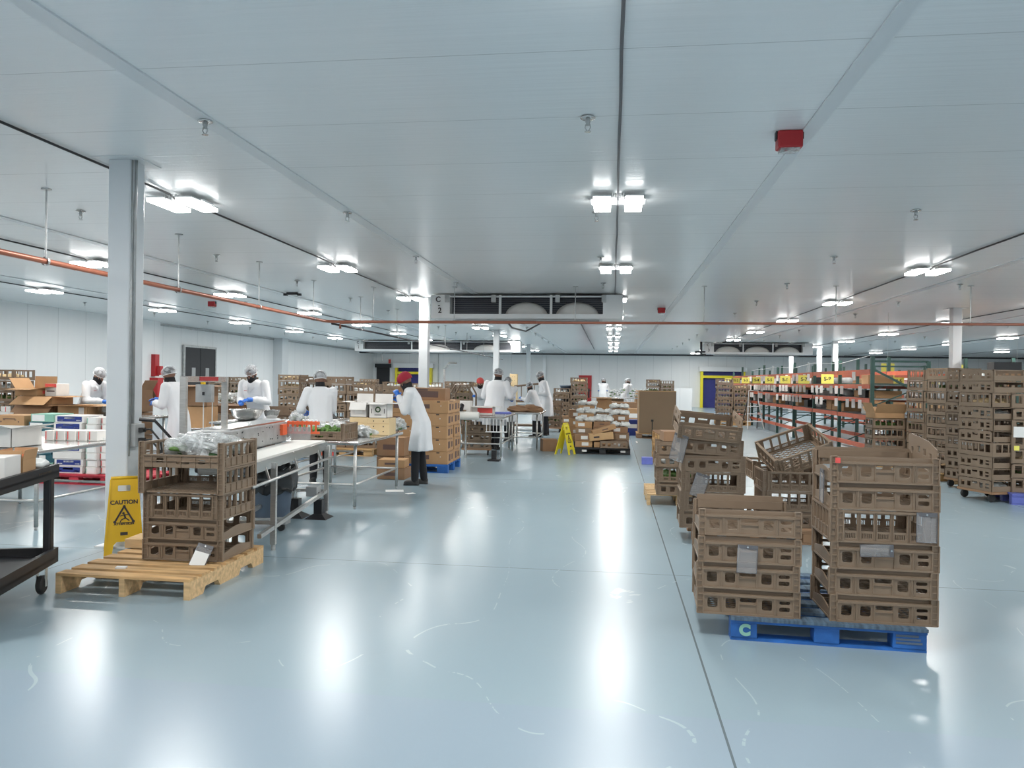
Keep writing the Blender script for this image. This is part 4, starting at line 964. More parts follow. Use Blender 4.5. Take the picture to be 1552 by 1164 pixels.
for k in range(5):
    carton('brown produce carton with curved dark print, %s in the far left column'%ordn(k+1,5,'up'),(-8.55,10.15,zt+.155*k),(.44,.4,.152),.02*math.sin(k*3),'card_d' if k<4 else 'card',tape=True,prints=[('f',-.02,.10,.2,.012,'inkp'),('f',-.1,.085,.03,.012,'inkp'),('f',.08,.085,.03,.012,'inkp'),('f',-.15,.06,.02,.02,'inkp'),('f',.13,.06,.02,.02,'inkp')],group='brown produce cartons far left')
carton('white carton at the picture edge left of the brown produce cartons',(-8.75,9.5,.0),(.3,.3,.8),0,'wcard',tape=False,prints=[('f',.05,.5,.1,.02,'ink'),('f',.05,.4,.06,.1,'ink')])
# open cartons on the long left table
bc=carton('tall open brown carton, top of the nested pile on the left table',(-9.38,11.45,1.155),(.42,.4,.12),-.05,'card',1,fa=(95,3,35,80),tape=False,prints=[('r',0,.06,.2,.05,'pinkcap')])
carton('middle brown carton of the nested pile with drooping flaps',(-9.2,11.45,1.02),(.62,.46,.13),-.03,'card',1,fa=(125,90,92,92),tape=False)
carton('lowest brown carton of the nested pile on the left table',(-9.2,11.45,.862),(.66,.5,.155),0,'card_d',1,fa=(135,92,95,95),tape=False)
carton('low open brown carton with white label on the left table',(-8.45,11.3,.862),(.52,.42,.15),0,'card',1,fa=(86,88,94,90),tape=False,prints=[('f',.15,.08,.09,.1,'paper')])
carton('white and pink printed carton beside the nested brown cartons',(-9.04,11.5,1.155),(.2,.3,.2),0,'wcard',tape=False,prints=[('f',0,.17,.2,.06,'pinkcap'),('f',0,.08,.14,.02,'inkp')])
for k in range(3): carton('red brown carton, %s of the three behind the left worker'%('lowest','middle','open topmost')[k],(-8.75,13.1,.0+.42*k),(.5,.4,.41),0,'card_d',1 if k==2 else 0,fa=(40,140,30,30),prints=[('f',0,.2,.3,.05,'red')])
for k in range(2): carton('brown carton, %s of two beyond the left worker by the column'%('lower','open upper')[k],(-7.35+.0*k,12.9,.6+.38*k),(.5,.4,.37),0,'card_d' if k else 'card',1 if k else 0,fa=(95,95,95,95))
table('low steel stand under the cartons beyond the left worker',-7.7,-7.0,12.6,13.25,.6)
for k in range(2): carton('small white packet, %s of two on a tray at far left'%('left','right')[k],(-9.95+.28*k,11.2,.892),(.16,.12,.09),.1,'wcard',tape=False,prints=[('f',0,.045,.01,.08,'pinkcap')])
tag(MB().box(-.4,.4,-.15,.15,0,.03).build('tray',M['wcard'],None,False,(-9.85,11.2,.861),0),'flat white tray under two small packets at far left','tray')

# ---- cartons with printed sides on blue pallet behind red cap worker
bp2=pallet('blue pallet under the tall brown carton stack behind the red cap worker',(-3.12,12.62,0),0,1.02,1.08,M['bluepal'],M['bluepal'])
for col,(x,y) in enumerate(((-3.36,12.37),(-2.87,12.37),(-3.36,12.9),(-2.87,12.9))):
    for k in range(5):
        nm=('front left','front right','rear left','rear right')[col]
        carton('brown banana style carton with oval dark print, %s in the %s column'%(ordn(k+1,5,'up'),nm),(x+.008*math.sin(k*5+col),y,zt+.206*k),(.48,.5,.202),.012*math.sin(k*3+col),'card',tape=False,prints=[('f',-.12,.11,.11,.07,'inkp'),('f',.08,.185,.05,.02,'ink'),('f',.12,.12,.014,.014,'paper'),('r',-.09,.1,.14,.11,'inkp'),('r',.12,.1,.1,.09,'inkp'),('r',0,.19,.3,.006,'inkp')],group='brown cartons on the blue pallet')
carton('tilted brown carton with wide purple print on top of the carton stack',(-3.1,12.45,zt+1.032),(.78,.46,.2),.04,'card_d',tilt=(0,.02),tape=False,prints=[('f',0,.1,.55,.1,'inkp'),('f',.0,.17,.2,.03,'inkp')])
carton('partly torn brown carton under the tilted top carton at its left end',(-3.35,12.95,zt+1.032),(.45,.4,.18),0,'card',tape=False)

# ---- gaylord box
pallet('wooden pallet under the big plain board box',(1.22,21.6,0),0,1.1,1.1,M['wood'],M['card_d'])
g=thing('gaylord_box','very big plain brown board bin on a pallet, right of centre','bin box',(1.22,21.6,.142))
MB().box(-.5,.5,-.5,-.485,0,1.15).box(-.5,.5,.485,.5,0,1.15).box(-.5,-.485,-.5,.5,0,1.15).box(.485,.5,-.5,.5,0,1.15).box(-.49,.49,-.49,.49,0,.01).build('board_wall',M['gay'],g)
MB().box(-.5,-.48,-.505,-.5,0,1.15).box(-.5,.5,-.503,-.5,1.13,1.15).build('corner_strip',M['card_l'],g)
tag(MB().box(-.012,.012,-.012,.012,0,.5).box(-.03,.03,-.03,.03,.5,.55).build('pallet_jack_handle',M['rubber'],None,False,(1.05,20.3,0)),'dark upright handle before the big board bin','handle')
MBX=MB().box(-.75,.75,-.02,.02,0,1.25); w_=MBX.build('partition',M['wall_panel_y'],None,False,(3.65,43.5,0)); tag(w_,'low white partition panel near the back wall right of the board bin','panel')
# stacked pallets right of board bin
for k in range(4): pallet('empty wooden pallet, %s in the small pile before the board bin'%ordn(k+1,4,'up'),(1.30+.03*(k%2),15.0,.143*k),.05*(k%2),1.0,1.1,M['card_d'] if k==3 else M['wood'],M['wood'],group='pallet pile before the board bin')
tag(bevel(MB().box(-.1,.1,-.1,.1,0,.13).build('blue_block',M['purple'],None,False,(.66,14.4,0)),.008),'small blue block on the floor before the pallet pile','block')

# ---- black pallet of mixed cartons
pallet('black plastic pallet of mixed cartons in the aisle',(-.18,16.65,0),0,1.14,1.2,M['black'],M['black'])
bpx=[o for o in COL.objects if o.get('label')=='black plastic pallet of mixed cartons in the aisle'][0]
for u in (-.38,.42): MB().box(u-.05,u+.05,-.602,-.585,.05,.09).build('white_tag',M['paper'],bpx)
pallet('second black pallet behind the first with mixed cartons',(-.25,18.2,0),0,1.2,1.2,M['black'],M['black'])
rnd=random.Random(11); cnt=0
wordp=('nearest','second','middle','farther','farthest')
for row,(yy,hmax) in enumerate(((16.25,2),(16.62,4),(17.05,5),(17.9,6),(18.5,6))):
    for cx in range(3):
        z=.142
        for k in range(hmax-(1 if (cx==1 and row==0) else 0)-(1 if rnd.random()<.3 else 0)):
            h=rnd.uniform(.115,.15); 
            m_=rnd.choice(('card_d','card_d','gay','card'))
            cnt+=1
            carton('mixed brown carton, %s, %s pile, %s row on the black pallets'%(ordn(k+1,9,'up'),('left','middle','right')[cx],wordp[row]),(-.58+.38*cx+rnd.uniform(-.015,.015),yy,z),(.355,.34,h-.004),rnd.uniform(-.04,.04),m_,tape=False,prints=[('f',rnd.uniform(-.05,.05),h*.5,.14,.07,'paper')] if rnd.random()<.6 else [('f',0,h*.5,.1,.02,'inkp')],group='mixed cartons on the black pallets')
            z+=h
        if row>=1:
            o=obj('produce_bag',BAGS[(0,2,5)[cx]],None,(-.58+.38*cx,yy,z-.01)); o.scale=(.78,.85,.95)
            tag(o,'white bags heaped on the %s pile of the %s row of the black pallets'%(('left','middle','right')[cx],wordp[row]),'produce',None)
carton('torn brown carton marked 16P, tilted on the front of the black pallet',(-.22,16.2,.30),(.5,.3,.15),.12,'card_l',tilt=(0,-.10),tape=False,prints=[('f',-.1,.07,.12,.035,'ink')])
carton('brown carton with open lid leaning above the one marked 16P',(-.16,16.2,.475),(.5,.28,.09),.14,'card',tilt=(0,-.28),tape=False,prints=[('f',.02,.045,.12,.02,'inkp')])
crate_far=tag(obj('plastic_crate',FC[('A',0)],None,(.05,16.21,.142),(0,0,.02)),'single brown crate at the front right of the black pallet','crate')
carton('square light orange brown carton on the cartons behind the black pallets',(-.2,19.6,.80),(.38,.34,.32),0,'card',1,fa=(95,95,95,95),prints=[])
pallet('wooden pallet of cartons behind the black pallets',(-.5,19.9,0),0,1.2,1.0,M['wood'],M['wood'])
for c in range(3):
    for k in range(3): carton('brown carton, %s in the %s column behind the black pallets'%(ordn(k+1,3,'up'),('left','middle','right')[c]),(-.9+.4*c,19.8,.142+.218*k),(.38,.4,.216),0,rnd.choice(('card_d','card')),prints=[('f',0,.1,.16,.08,'paper')],group='cartons behind the black pallets')

# ---- far clutter in the middle
def table_far(l,x0,x1,y0,y1,h): return table(l,x0,x1,y0,y1,h,False)
table_far('long far table heaped with white bags near the red door',-.4,1.7,33,34,.85)
pile('white bags heaped on the left of the far table',(.1,33.4,.86),8,.4,.25,61,'card_y',top=.3); pile('white bags heaped on the right of the far table',(1.1,33.4,.86),8,.4,.25,62,'card_y',top=.3)
for k in range(5):
    carton('yellowish carton, %s in the tall narrow stack by the far columns'%ordn(k+1,5,'up'),(-4.05+.0*k,31.5,.0+.36*k),(.30,.3,.356),0,'card_y',prints=[('f',-.05,.1,.02,.02,'ink'),('f',.05,.1,.02,.02,'ink'),('f',-.05,.25,.02,.02,'ink'),('f',.05,.25,.02,.02,'ink')],group='tall narrow carton stack')
t=thing('waste_bin','dark blue grey round bin beyond the group, left of red door','bin',(-1.55,27.5,.62)); MB().lathe([(0,0),(.24,0),(.3,.72),(.33,.72),(.33,.76),(.28,.76),(.26,.05)],24).build('bin_body',M['bin'],t,True)
pallet('pallet under the round blue grey bin',(-1.55,27.5,.48),0,.9,.9)
for k in range(2): carton('brown carton under the round bin, %s'%('lower','upper')[k],(-1.55,27.5,.24*k),(.8,.8,.238),0,'card_d')
for i,(px,zc,w1,d1,h1,mm,l) in enumerate(((930,34,.9,.7,.8,'card_d','brown cartons cluster box near the red door, left'),(905,25,.6,.5,.55,'card','open brown box left behind the black pallets'),(888,24,.5,.5,.5,'card_d','dark brown box left of the square orange brown carton'),(945,30,1.0,.7,.75,'card_d','brown box below the heaped white bags, left'),(962,27,.7,.6,.6,'card','brown box below heaped white bags, right'),(985,37,1.4,.8,1.15,'card','brown boxes before the far tall crate stack'),(862,26,.5,.4,.35,'card_d','small brown box beside the far cart'),(958,22,.5,.5,.45,'navybox','dark blue tote between the piles and board bin'))):
    p=at(px,zc); carton(l,(p.x,p.y,0),(w1,d1,h1),.1*math.sin(i*3),mm,prints=[('f',0,h1*.6,w1*.5,h1*.25,'paper')])

# ---- crate stacks in the background: (px, camera depth, yaw, kinds, description, colour set, fill)
def st(px,zc,rz,kinds,desc,mi=0,fill=.8,cols=1,pal=True,dx=.6,base='pallet'):
    p=at(px,zc)
    for c in range(cols):
        ext(c,(p.x+dx*c*math.cos(rz),p.y+dx*c*math.sin(rz)),rz,desc if cols==1 else desc+(', left' if c==0 else ', right' if c==cols-1 else ', mid'),kinds if not isinstance(kinds,list) or isinstance(kinds[0],str) else kinds[c],mi,fill,'crates of '+desc,.012)
    cx=p.x+dx*(cols-1)/2*math.cos(rz); cy=p.y+dx*(cols-1)/2*math.sin(rz)
    if base=='pallet': pallet('pallet under '+desc,(cx,cy,0),rz,dx*cols,.9,M['wood'] if mi==0 else M['bluepal'],M['wood'] if mi==0 else M['bluepal'])
    else:
        t=thing('wheeled_dolly','low wheeled dolly under '+desc,'dolly',(cx,cy,0),rz)
        MB().box(-dx*cols/2,dx*cols/2,-.25,.25,.11,.14).build('dolly_deck',M['card_d'],t)
        for a in (-1,1):
            for b in (-1,1): MB().lathe([(0,-.018),(.05,-.018),(.055,0),(.05,.018),(0,.018)],14,M=Matrix.Translation((a*(dx*cols/2-.07),b*.19,.056))@Matrix.Rotation(R90,4,'Y')).box(a*(dx*cols/2-.07)-.03,a*(dx*cols/2-.07)+.03,b*.19-.02,b*.19+.02,.1,.112).build('caster',M['rubber'],t)
K=lambda s:list(s)
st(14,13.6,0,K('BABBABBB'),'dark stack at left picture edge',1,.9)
st(338,20.5,.0,K('AAAAAAAAA'),'wide stack beyond the portal frame',0,.9,2)
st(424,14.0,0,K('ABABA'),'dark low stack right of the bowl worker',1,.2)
st(445,19,0,K('AABAAAABA'),'pale topped stack at the capped back worker',0,.9)
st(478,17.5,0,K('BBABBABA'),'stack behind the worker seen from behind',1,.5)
st(510,15.4,.0,[K('BABBABBA'),K('BABBABB')],'tall pair right of the worker seen from behind',0,.4,2)
st(553,21.5,0,[K('AABAABAA'),K('AABABA')],'pair behind the white flapped boxes',0,.9,2)
st(596,23.5,.1,[K('AAABAAAB'),K('ABAAAAAA')],'pair between flapped boxes and red cap',0,.9,2)
st(560,28,.0,[K('BABABABA'),K('BABABAA')],'far pair near the small dark door',0,.8,2)
st(660,23,0,[K('AABAAAAB'),K('BAABABAA')],'pair right of the second column',0,.9,2)
st(702,22,.0,[K('AAABAABB'),K('ABABAAB')],'pair left of the far red capped worker',0,.9,2)
st(724,30.4,0,K('ABABAAAA'),'far stack behind the far packing group',0,.8)
st(852,27,0,[K('AAAABAB'),K('ABABABAAB')],'pair at the far group right side',0,.9,2)
st(990,33.5,.0,[K('ABAABABBA'),K('ABABAAAAB')],'tall pair behind the board bin',0,.9,2)
st(1098,28.5,.0,[K('ABABABBAB'),K('ABABABAA')],'tall pair before the right dock door',0,.8,2)
st(724,15.6,.15,K('AAA'),'low wheeled stack by far packing table',0,.5,1,base='dolly')
st(838,23.0,0,K('AABAA'),'wheeled stack behind the tall far worker',1,.6,1,base='dolly')
# right hand stacks
st(1342,14.6,-.02,K('BBBB'),'low stack by the first rack post',0,.8,1)
p=at(1342,14.6); carton('opened brown carton lid on the low stack by the rack post',(p.x,p.y,.14+.76),(.55,.4,.10),.1,'card',1,fa=(30,60,20,40),tape=False)
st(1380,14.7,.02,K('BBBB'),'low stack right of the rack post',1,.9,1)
st(1410,13.9,.25,K('ABBBBBBBB'),'tall slatted stack left of others at right',0,.5,1)
st(1446,12.3,.25,K('ABBBBBBBB'),'second tall slatted stack at right',0,.4,1)
st(1478,11.4,-1.2,K('AAABABAAAA'),'banded tall stack on wheels at right',0,.3,1,base='dolly')
st(1503,10.3,-1.25,K('AAABAAABAA'),'corner facing tall stack on wheels at right',0,.3,1,base='dolly')
st(1563,10.15,-.15,K('BBBBBAB'),'stack on the violet blue pallet',0,.4,1,base='none')
p=at(1563,10.15); pallet('violet blue pallet at the right picture edge',(p.x,p.y,0),-.15,.66,.85,M['purple'],M['purple'])
p=at(1500,12.6); ext(0,(p.x,p.y),-.1,'rear stack at the right edge',K('BBBBBBBB'),0,.7,'rear crates right')
carton('flat dark tray tops spilling over the right tall stacks',(p.x,p.y,.14+8*.19+.0),(.9,.5,.10),-.1,'card_d')
p=at(1506,12.55); tag(MB().box(-.05,.35,-.15,.15,0,.16).build('black_tote',M['black'],None,False,(p.x,p.y,.14+8*.19+.102),-.1),'small black tote on the top right crates','tote')
pouch('clear pouch hanging on the second tall slatted stack at right',(at(1446,12.3).x+.07,at(1446,12.3).y-.245,1.15),(0,0,.25),.1,.3)
pouch('clear pouch on the top of the left tall slatted stack',(at(1410,13.9).x+.06,at(1410,13.9).y-.245,1.62),(0,.2,.25),.12,.3)
o=tag(MB().box(-.07,.07,-.006,0,-.07,.07).build('white_card',M['paper'],None,False,(at(1563,10.15).x-.24,at(1563,10.15).y-.216,.93),-.15),'white square card on the stack above the violet blue pallet','card')
o=tag(MB().box(-.03,.03,-.006,0,-.03,.03).build('yellow_card',M['ylabel'],None,False,(at(1563,10.15).x-.27,at(1563,10.15).y-.211,.72),-.15),'small yellow card below the white card at right','card')

# ================================================================== PALLET RACKS
def rack(label,X0,X1,ys,first=True,signs=None,beams=(.28,.87,1.22,1.50,1.80),top=2.1,flip=False):
    t=thing('pallet_rack',label,'rack',(X0,ys[0],0)); Y0=ys[0]; dX=X1-X0
    for y in ys:
        for x in (0,dX):
            o=MB().box(x-.035,x+.035,y-Y0-.03,y-Y0+.03,0,top+random.uniform(-.1,.15)).build('upright',M['green_s'],t)
        for k in range(4): 
            z0=.2+.45*k; MB().bar((0,y-Y0,z0),(dX,y-Y0,z0+.45 if k%2==0 else z0+.0),.03,.02).build('brace',M['green_s'],t)
    for a,b in zip(ys,ys[1:]):
        for z in beams:
            for x in (0,dX): 
                MB().box(x-.045,x-.005,a-Y0+.03,b-Y0-.03,z-.05,z+.04).build('beam',M['orange_s'],t)
            if z>1.3 or not first: pass
    if signs:
        for y,sg in signs:
            s=obj('shelf_sign',MB().box(-.14,.14,0,.006,-.11,.11).mesh('shelf_sign',M['ylabel']),t,(-.19,y-Y0,1.655))
            text('sign_lettering',sg,.125,M['ink'],s,(0,-.0015,0),(R90,0,0),bold=.003)
    return t
ys=[16.1+2.2*k for k in range(9)]
r1=rack('front pallet rack row carrying the yellow S-1 to S-8 signs',5.15,6.2,ys,True,[(18.6+2.2*k,'S-%d'%(8-k)) for k in range(8)])
for k,y in enumerate([16.6+.42*q for q in range(34)]):
    for z in (1.80,1.50,1.22):
        if random.random()<.55: MB().box(-.115,-.046,y-16.1-.002,y-16.1+.002,z-.05-.13,z-.0).build('shelf_tag',M['paper'],r1)
for k,y in enumerate((18.4,21,23,25.5)): MB().bar((-.05,y-16.1-.1,1.86),(-.02,y-16.1-.05,2.1),.012).bar((-.05,y-16.1+.12,1.86),(-.02,y-16.1+.12,2.1),.012).bar((-.02,y-16.1-.05,2.1),(-.02,y-16.1+.12,2.1),.012).build('wire_hook_frame',M['white'],r1)
MB().tube([(-.02,16.2-16.1,2.12),(-.02,2.2,2.0),(-.02,4.4,2.08),(-.02,6.6,1.99),(-.02,8.8,2.06),(-.02,13.2,2.02)],.006,5).build('white_cord',M['white'],r1)
MB().bar((0,0,1.85),(1.05,0,1.30),.04).bar((0,0,2.0),(1.05,0,2.0),.04).bar((0,0,1.9),(1.05,0,1.9),.03).build('brace',M['green_s'],r1)
rack('second pallet rack row directly behind the S sign rack',8.3,9.35,[17+2.4*k for k in range(7)],False,[(18.3+2.4*k,'S-%d'%(7-k)) for k in range(5)])
rack('third pallet rack row far right with green uprights',12.4,13.45,[19+2.4*k for k in range(6)],False,None,(.5,1.2,1.75))
rack('fourth pallet rack row at the right beyond the tall stacks',16.3,17.35,[22+2.6*k for k in range(5)],False,None,(.6,1.3,1.7))
for i,(px,y0,zc) in enumerate(((1345,565,19.5),(1457,563,24),(1541,572,24))):
    p=at(px,zc); z=1.5+(587-y0)*zc/1160
    tag(MB().box(-.16,.16,-.006,0,-.22,.22).build('hanging_sign',M['ylabel'],None,False,(p.x,p.y,z)),'plain yellow sign hanging above the right racks, %s of three'%('leftmost','middle','rightmost')[i],'sign')
    tag(MB().tube([(0,0,.22),(0,0,3.39-z)],.004,5).build('sign_cord',M['galv'],None,False,(p.x,p.y,z)),'cord holding the %s yellow hanging sign'%('leftmost','middle','rightmost')[i],'cord')
# shelf boards & goods
rnd=random.Random(3)
boardn=0
for b in range(8):
    ya=ys[b]+.05; yb=ys[b+1]-.05
    for zi,z in enumerate((.91,1.26,1.54)):
        zz=z+.002
        if zi in (0,1,2): 
            MB().box(-.04,1.09,ya-16.1,yb-16.1,z-.03,z-.001).build('wire_deck',M['galv'],r1)
        n=rnd.choice((1,2,3)) if b<5 else 2
        for q in range(n):
            y=ya+.3+ (yb-ya-.6)*(q+.5)/n; h=rnd.uniform(.1,.2) if zi else rnd.uniform(.12,.28)
            kind=rnd.random(); lvl=('lower','middle','upper')[zi]; bay='S-%d'%max(1,8-b)
            nm=('near','centre','far')[q] if n>1 else 'only'
            if kind<.45: carton('white carton, %s one on the %s shelf of the %s bay'%(nm,lvl,bay),(5.6,y,zz),(.5,.4,h),0,'wcard',tape=False,group='goods on the front rack')
            elif kind<.7: carton('brown carton, %s one on the %s shelf of the %s bay'%(nm,lvl,bay),(5.6,y,zz),(.5,.45,h),0,'card',tape=False,group='goods on the front rack')
            elif kind<.85: tag(obj('film_roll',MB().tube([(0,-.25,.08),(0,.25,.08)],.08,14).mesh('film_roll',M['grey'],True),None,(5.5,y,zz)),'grey roll, %s one on the %s shelf of the %s bay'%(nm,lvl,bay),'roll','goods on the front rack')
            else: tag(obj('dark_tote',MB().box(-.25,.25,-.2,.2,0,h).mesh('dark_tote',M['black']),None,(5.55,y,zz)),'black tote, %s one on the %s shelf of the %s bay'%(nm,lvl,bay),'tote','goods on the front rack')
for x,yy0,nb,dy,tg,zs in ((8.82,17,6,2.4,'second',(.91,1.54)),(12.92,19,5,2.4,'third',(1.24,1.79)),(16.82,22,4,2.6,'fourth',(1.34,1.74))):
    for b in range(nb):
        for q in range(2):
            z=zs[(b+q)%2]; h=rnd.uniform(.15,.27)
            carton('%s carton, %s one in bay %s from the camera, %s rack row'%(('white','brown','yellowish')[(b+q)%3],('near','far')[q],('one','two','three','four','five','six')[b],tg),(x,yy0+dy*b+.65+1.05*q,z+.002),(.7,.65,h),0,('wcard','card_l','card_y')[(b+q)%3],tape=False,group='goods on the %s rack row'%tg)
# wrapped grey film bundle lying on near rack end
o=thing('wrapped_rolls','bundle of grey wrapped rolls lying across the near end of the racks','rolls',(7.3,17.6,1.20))
for k in range(5): MB().tube([(-.85,.1*k,.08+.06*(k%2)),(.85,.1*k-.1,.08+.06*(k%2)-.03)],.07,12).build('wrapped_roll',M['galv'],o,True)
tag(MB().box(6.3,8.2,17.3,18.3,1.16,1.20).build('shelf_board',M['galv']),'shelf board under the grey wrapped rolls','shelf')
# floor strip along racks, stepladder
t=thing('step_ladder','small white folding step ladder standing before the far racks','ladder',(4.75,26.8,0),.2)
for s in (-1,1):
    MB().bar((s*.28,-.25,0),(s*.18,0,.95),.03).build('front_rail',M['white'],t); MB().bar((s*.28,.35,0),(s*.18,.05,.95),.025).build('rear_rail',M['rubber'],t)
for k in range(3): z=.25+.25*k; MB().box(-.25+.03*k,.25-.03*k,-.25+.07*k,-.08+.07*k,z,z+.025).build('step',M['white'],t)
MB().tube([(-.18,0,.95),(-.16,0,1.3),(.16,0,1.3),(.18,0,.95)],.014,8).build('hand_hoop',M['white'],t)

# far packing group things
t=thing('label_machine','white roll fed labelling machine at the near end of the far packing table','machine',(-3.0,14.9,.82))
MB().box(-.2,.25,-.15,.1,0,.28).build('machine_body',M['wcard'],t); MB().tube([(.05,-.3,.0),(.45,-.3,.0)],.08,14).build('film_roll',M['belt'],t,True); MB().tube([(.1,-.35,.12),(.1,-.25,.2)],.05,12).build('handle',M['black'],t)
MB().tube([(-.25,-.3,-.82),(-.25,-.3,.9),(-.15,-.3,1.02),(0,-.3,1.02)],.022,8).build('frame_tube',M['steel'],t)
MB().bar((-.25,-.3,.1),(.2,-.3,.1),.03).build('frame_tube',M['steel'],t)
MB().tube([(.2,-.3,-.82),(.2,-.3,-.1)],.02,8).build('frame_tube',M['steel'],t)
carton('white and red open tray box on the far packing table',(-2.55,15.15,.822),(.42,.3,.17),0,'wcard',1,fa=(95,95,95,95),tape=False,prints=[('f',.05,.09,.3,.1,'pinkcap')])
t=thing('wire_basket','white wire basket hanging below the far packing table end','basket',(-2.2,14.62,.52)); b=MB()
for k in range(7): b.tube([(-.2+.066*k,0,0),(-.2+.066*k,0,.25)],.006,5)
b.tube([(-.2,0,0),(.2,0,0)],.008,5).tube([(-.2,0,.25),(.2,0,.25)],.008,5).tube([(-.2,-.12,0),(.2,-.12,0)],.008,5).tube([(-.2,0,0),(-.2,-.12,0)],.008,5).tube([(.2,0,0),(.2,-.12,0)],.008,5); b.build('basket_wire',M['white'],t)
t=thing('foot_pedestal','single dark foot pedestal below the far packing table','pedestal',(-2.18,14.2,0)); MB().box(-.11,.11,-.1,.1,0,.03).build('base',M['black'],t); MB().box(-.045,.045,-.045,.045,.03,.2).build('body',M['black'],t)
tag(MB().box(-.25,.2,-.15,.15,0,.03).build('blue_tray',M['purple'],None,False,(-2.3,15.9,.822),.2),'flat blue tray on the far packing table','tray')
t=thing('brown_paper','crumpled brown paper heap on the farther packing table','paper',(-1.95,17.2,.822)); l=lump(77,.28,.2,.09,14,8,.6); l.v=[(x,y,z+.06) for x,y,z in l.v]; l.build('paper_folds',M['card_d'],t,False)
t=thing('roll_cage','brown tubular roll cage cart behind the far packing table','cart',(at(800,24).x,at(800,24).y,0),.1)
MB().tube([(-.6,0,.1),(-.6,0,1.1),(-.4,0,1.35),(.5,0,1.45),(.6,0,1.3),(.6,0,.1)],.03,8).build('side_hoop',M['crate2'],t,True)
for k in range(5): MB().tube([(-.4+.2*k,0,.9),(-.4+.2*k,0,1.38)],.015,6).build('bar',M['crate2'],t)
MB().box(-.6,.6,-.2,.3,.85,.92).build('deck',M['crate2'],t); MB().box(-.6,.6,-.2,.3,.1,.16).build('deck',M['crate2'],t)
for a in (-.5,.5): MB().tube([(a,0,.05),(a+.04,0,.05)],.05,12).box(a,a+.04,-.02,.02,.04,.11).build('caster',M['rubber'],t)
t=thing('roll_cage','steel roll cage with arched top between carton stack and far group','cart',(at(697,16.9).x,at(697,16.9).y,0),.0)
MB().tube([(-.22,0,.1),(-.22,0,1.2),(-.1,0,1.4),(.15,0,1.4),(.26,0,1.2),(.26,0,.1)],.02,8).build('side_hoop',M['crate2'],t,True)
MB().tube([(-.22,.6,.1),(-.22,.6,1.2),(-.1,.6,1.4),(.15,.6,1.4),(.26,.6,1.2),(.26,.6,.1)],.02,8).build('side_hoop',M['crate2'],t,True)
MB().box(-.22,.26,0,.6,.08,.14).build('deck',M['steel_b'],t)
for a in (-.18,.18): MB().tube([(a,.1,.045),(a+.04,.1,.045)],.045,12).box(a,a+.04,.08,.12,.04,.09).build('caster',M['rubber'],t)
carton('brown carton lying by the small A-frame caution sign',(-1.35,16.6,0),(.32,.3,.26),.3,'card_d')
tag(MB().box(-.12,.12,-.09,.09,0,.004).build('paper_scrap',M['paper'],None,False,(gnd(598,744).x,gnd(598,744).y,0),.3),'white paper scrap on the floor near the table legs','litter')
tag(MB().box(-.06,.06,-.04,.04,0,.004).build('paper_scrap',M['paper'],None,False,(gnd(622,748).x,gnd(622,748).y,0),.8),'small white scrap on the floor before the red cap worker','litter')
t=thing('orange_litter','orange and white packets on the floor under the conveyor end','litter',(gnd(487,690).x,gnd(487,690).y,0)); MB().box(-.1,.05,-.05,.05,0,.06).build('packet',M['orange'],t); MB().box(.1,.25,-.02,.08,0,.07).build('packet',M['pinkcap'],t)
tag(MB().box(-.02,.02,-.25,.25,0,.03).build('tape_strip',M['galv'],None,False,(gnd(965,670).x,gnd(965,670).y,-.027),0),'dull grey strip on the floor before the board bin','strip')
# ================================================================== PEOPLE
def remesh(mb, name, m_, parent, vox, smooth_it=2, sm=.5):
    o=mb.build('tmp',m_); r=o.modifiers.new('r','REMESH'); r.mode='VOXEL'; r.voxel_size=vox; r.use_smooth_shade=True
    if smooth_it: s=o.modifiers.new('s','SMOOTH'); s.iterations=smooth_it; s.factor=sm
    bpy.context.view_layer.update()
    me=bpy.data.meshes.new_from_object(o.evaluated_get(bpy.context.evaluated_depsgraph_get())); bpy.data.objects.remove(o)
    me.materials.clear(); me.materials.append(m_); me.name=name
    q=bpy.data.objects.new(name,me); COL.objects.link(q)
    if parent: q.parent=parent
    return q
def limb(mb,a,b,ra,rb,n=12):
    mb.tube([a,b],[ra,rb],n); mb.ell(a,(ra,ra,ra),n,8); mb.ell(b,(rb,rb,rb),n,8)
def ik(a,b,l1,l2,pole):
    a=Vector(a); b=Vector(b); d=b-a; L=min(d.length,l1+l2-.004); dn=d.normalized(); b=a+dn*L
    x=(l1*l1-l2*l2+L*L)/(2*L); h=math.sqrt(max(l1*l1-x*x,0)); p=Vector(pole); p=(p-dn*p.dot(dn)).normalized()
    return a+dn*x+p*h, b
def hand(mb, wrist, d, up, side, curl=.6, s=1.0):
    """five finger hand from the wrist along d; palm normal 'up'"""
    d=d.normalized(); up=(up-d*up.dot(d)).normalized(); sd=d.cross(up)*side
    pc=wrist+d*.05*s
    mb.tube([wrist-d*.01,wrist+d*.03*s,wrist+d*.085*s],[.026*s,.034*s,.036*s],10)
    for k,(off,L) in enumerate(((-.030,.068),(-.010,.078),(.011,.073),(.030,.058))):
        p=wrist+d*.085*s+sd*off*s; dd=d.copy()
        for j in range(3):
            a=curl*(.35+.45*j); dn=(d*math.cos(a)-up*math.sin(a)).normalized(); q=p+dn*L*s*(.44,.32,.24)[j]
            limb(mb,p,q,(.0095,.009,.008)[j]*s,(.009,.008,.007)[j]*s,8); p=q
    p=wrist+d*.03*s-sd*.03*s; q=p+(d*.7-sd*.6-up*.35).normalized()*.04*s; limb(mb,p,q,.012*s,.010*s,8); r=q+(d*.9-sd*.1-up*.4).normalized()*.032*s; limb(mb,q,r,.010*s,.008*s,8)
NP=[0]
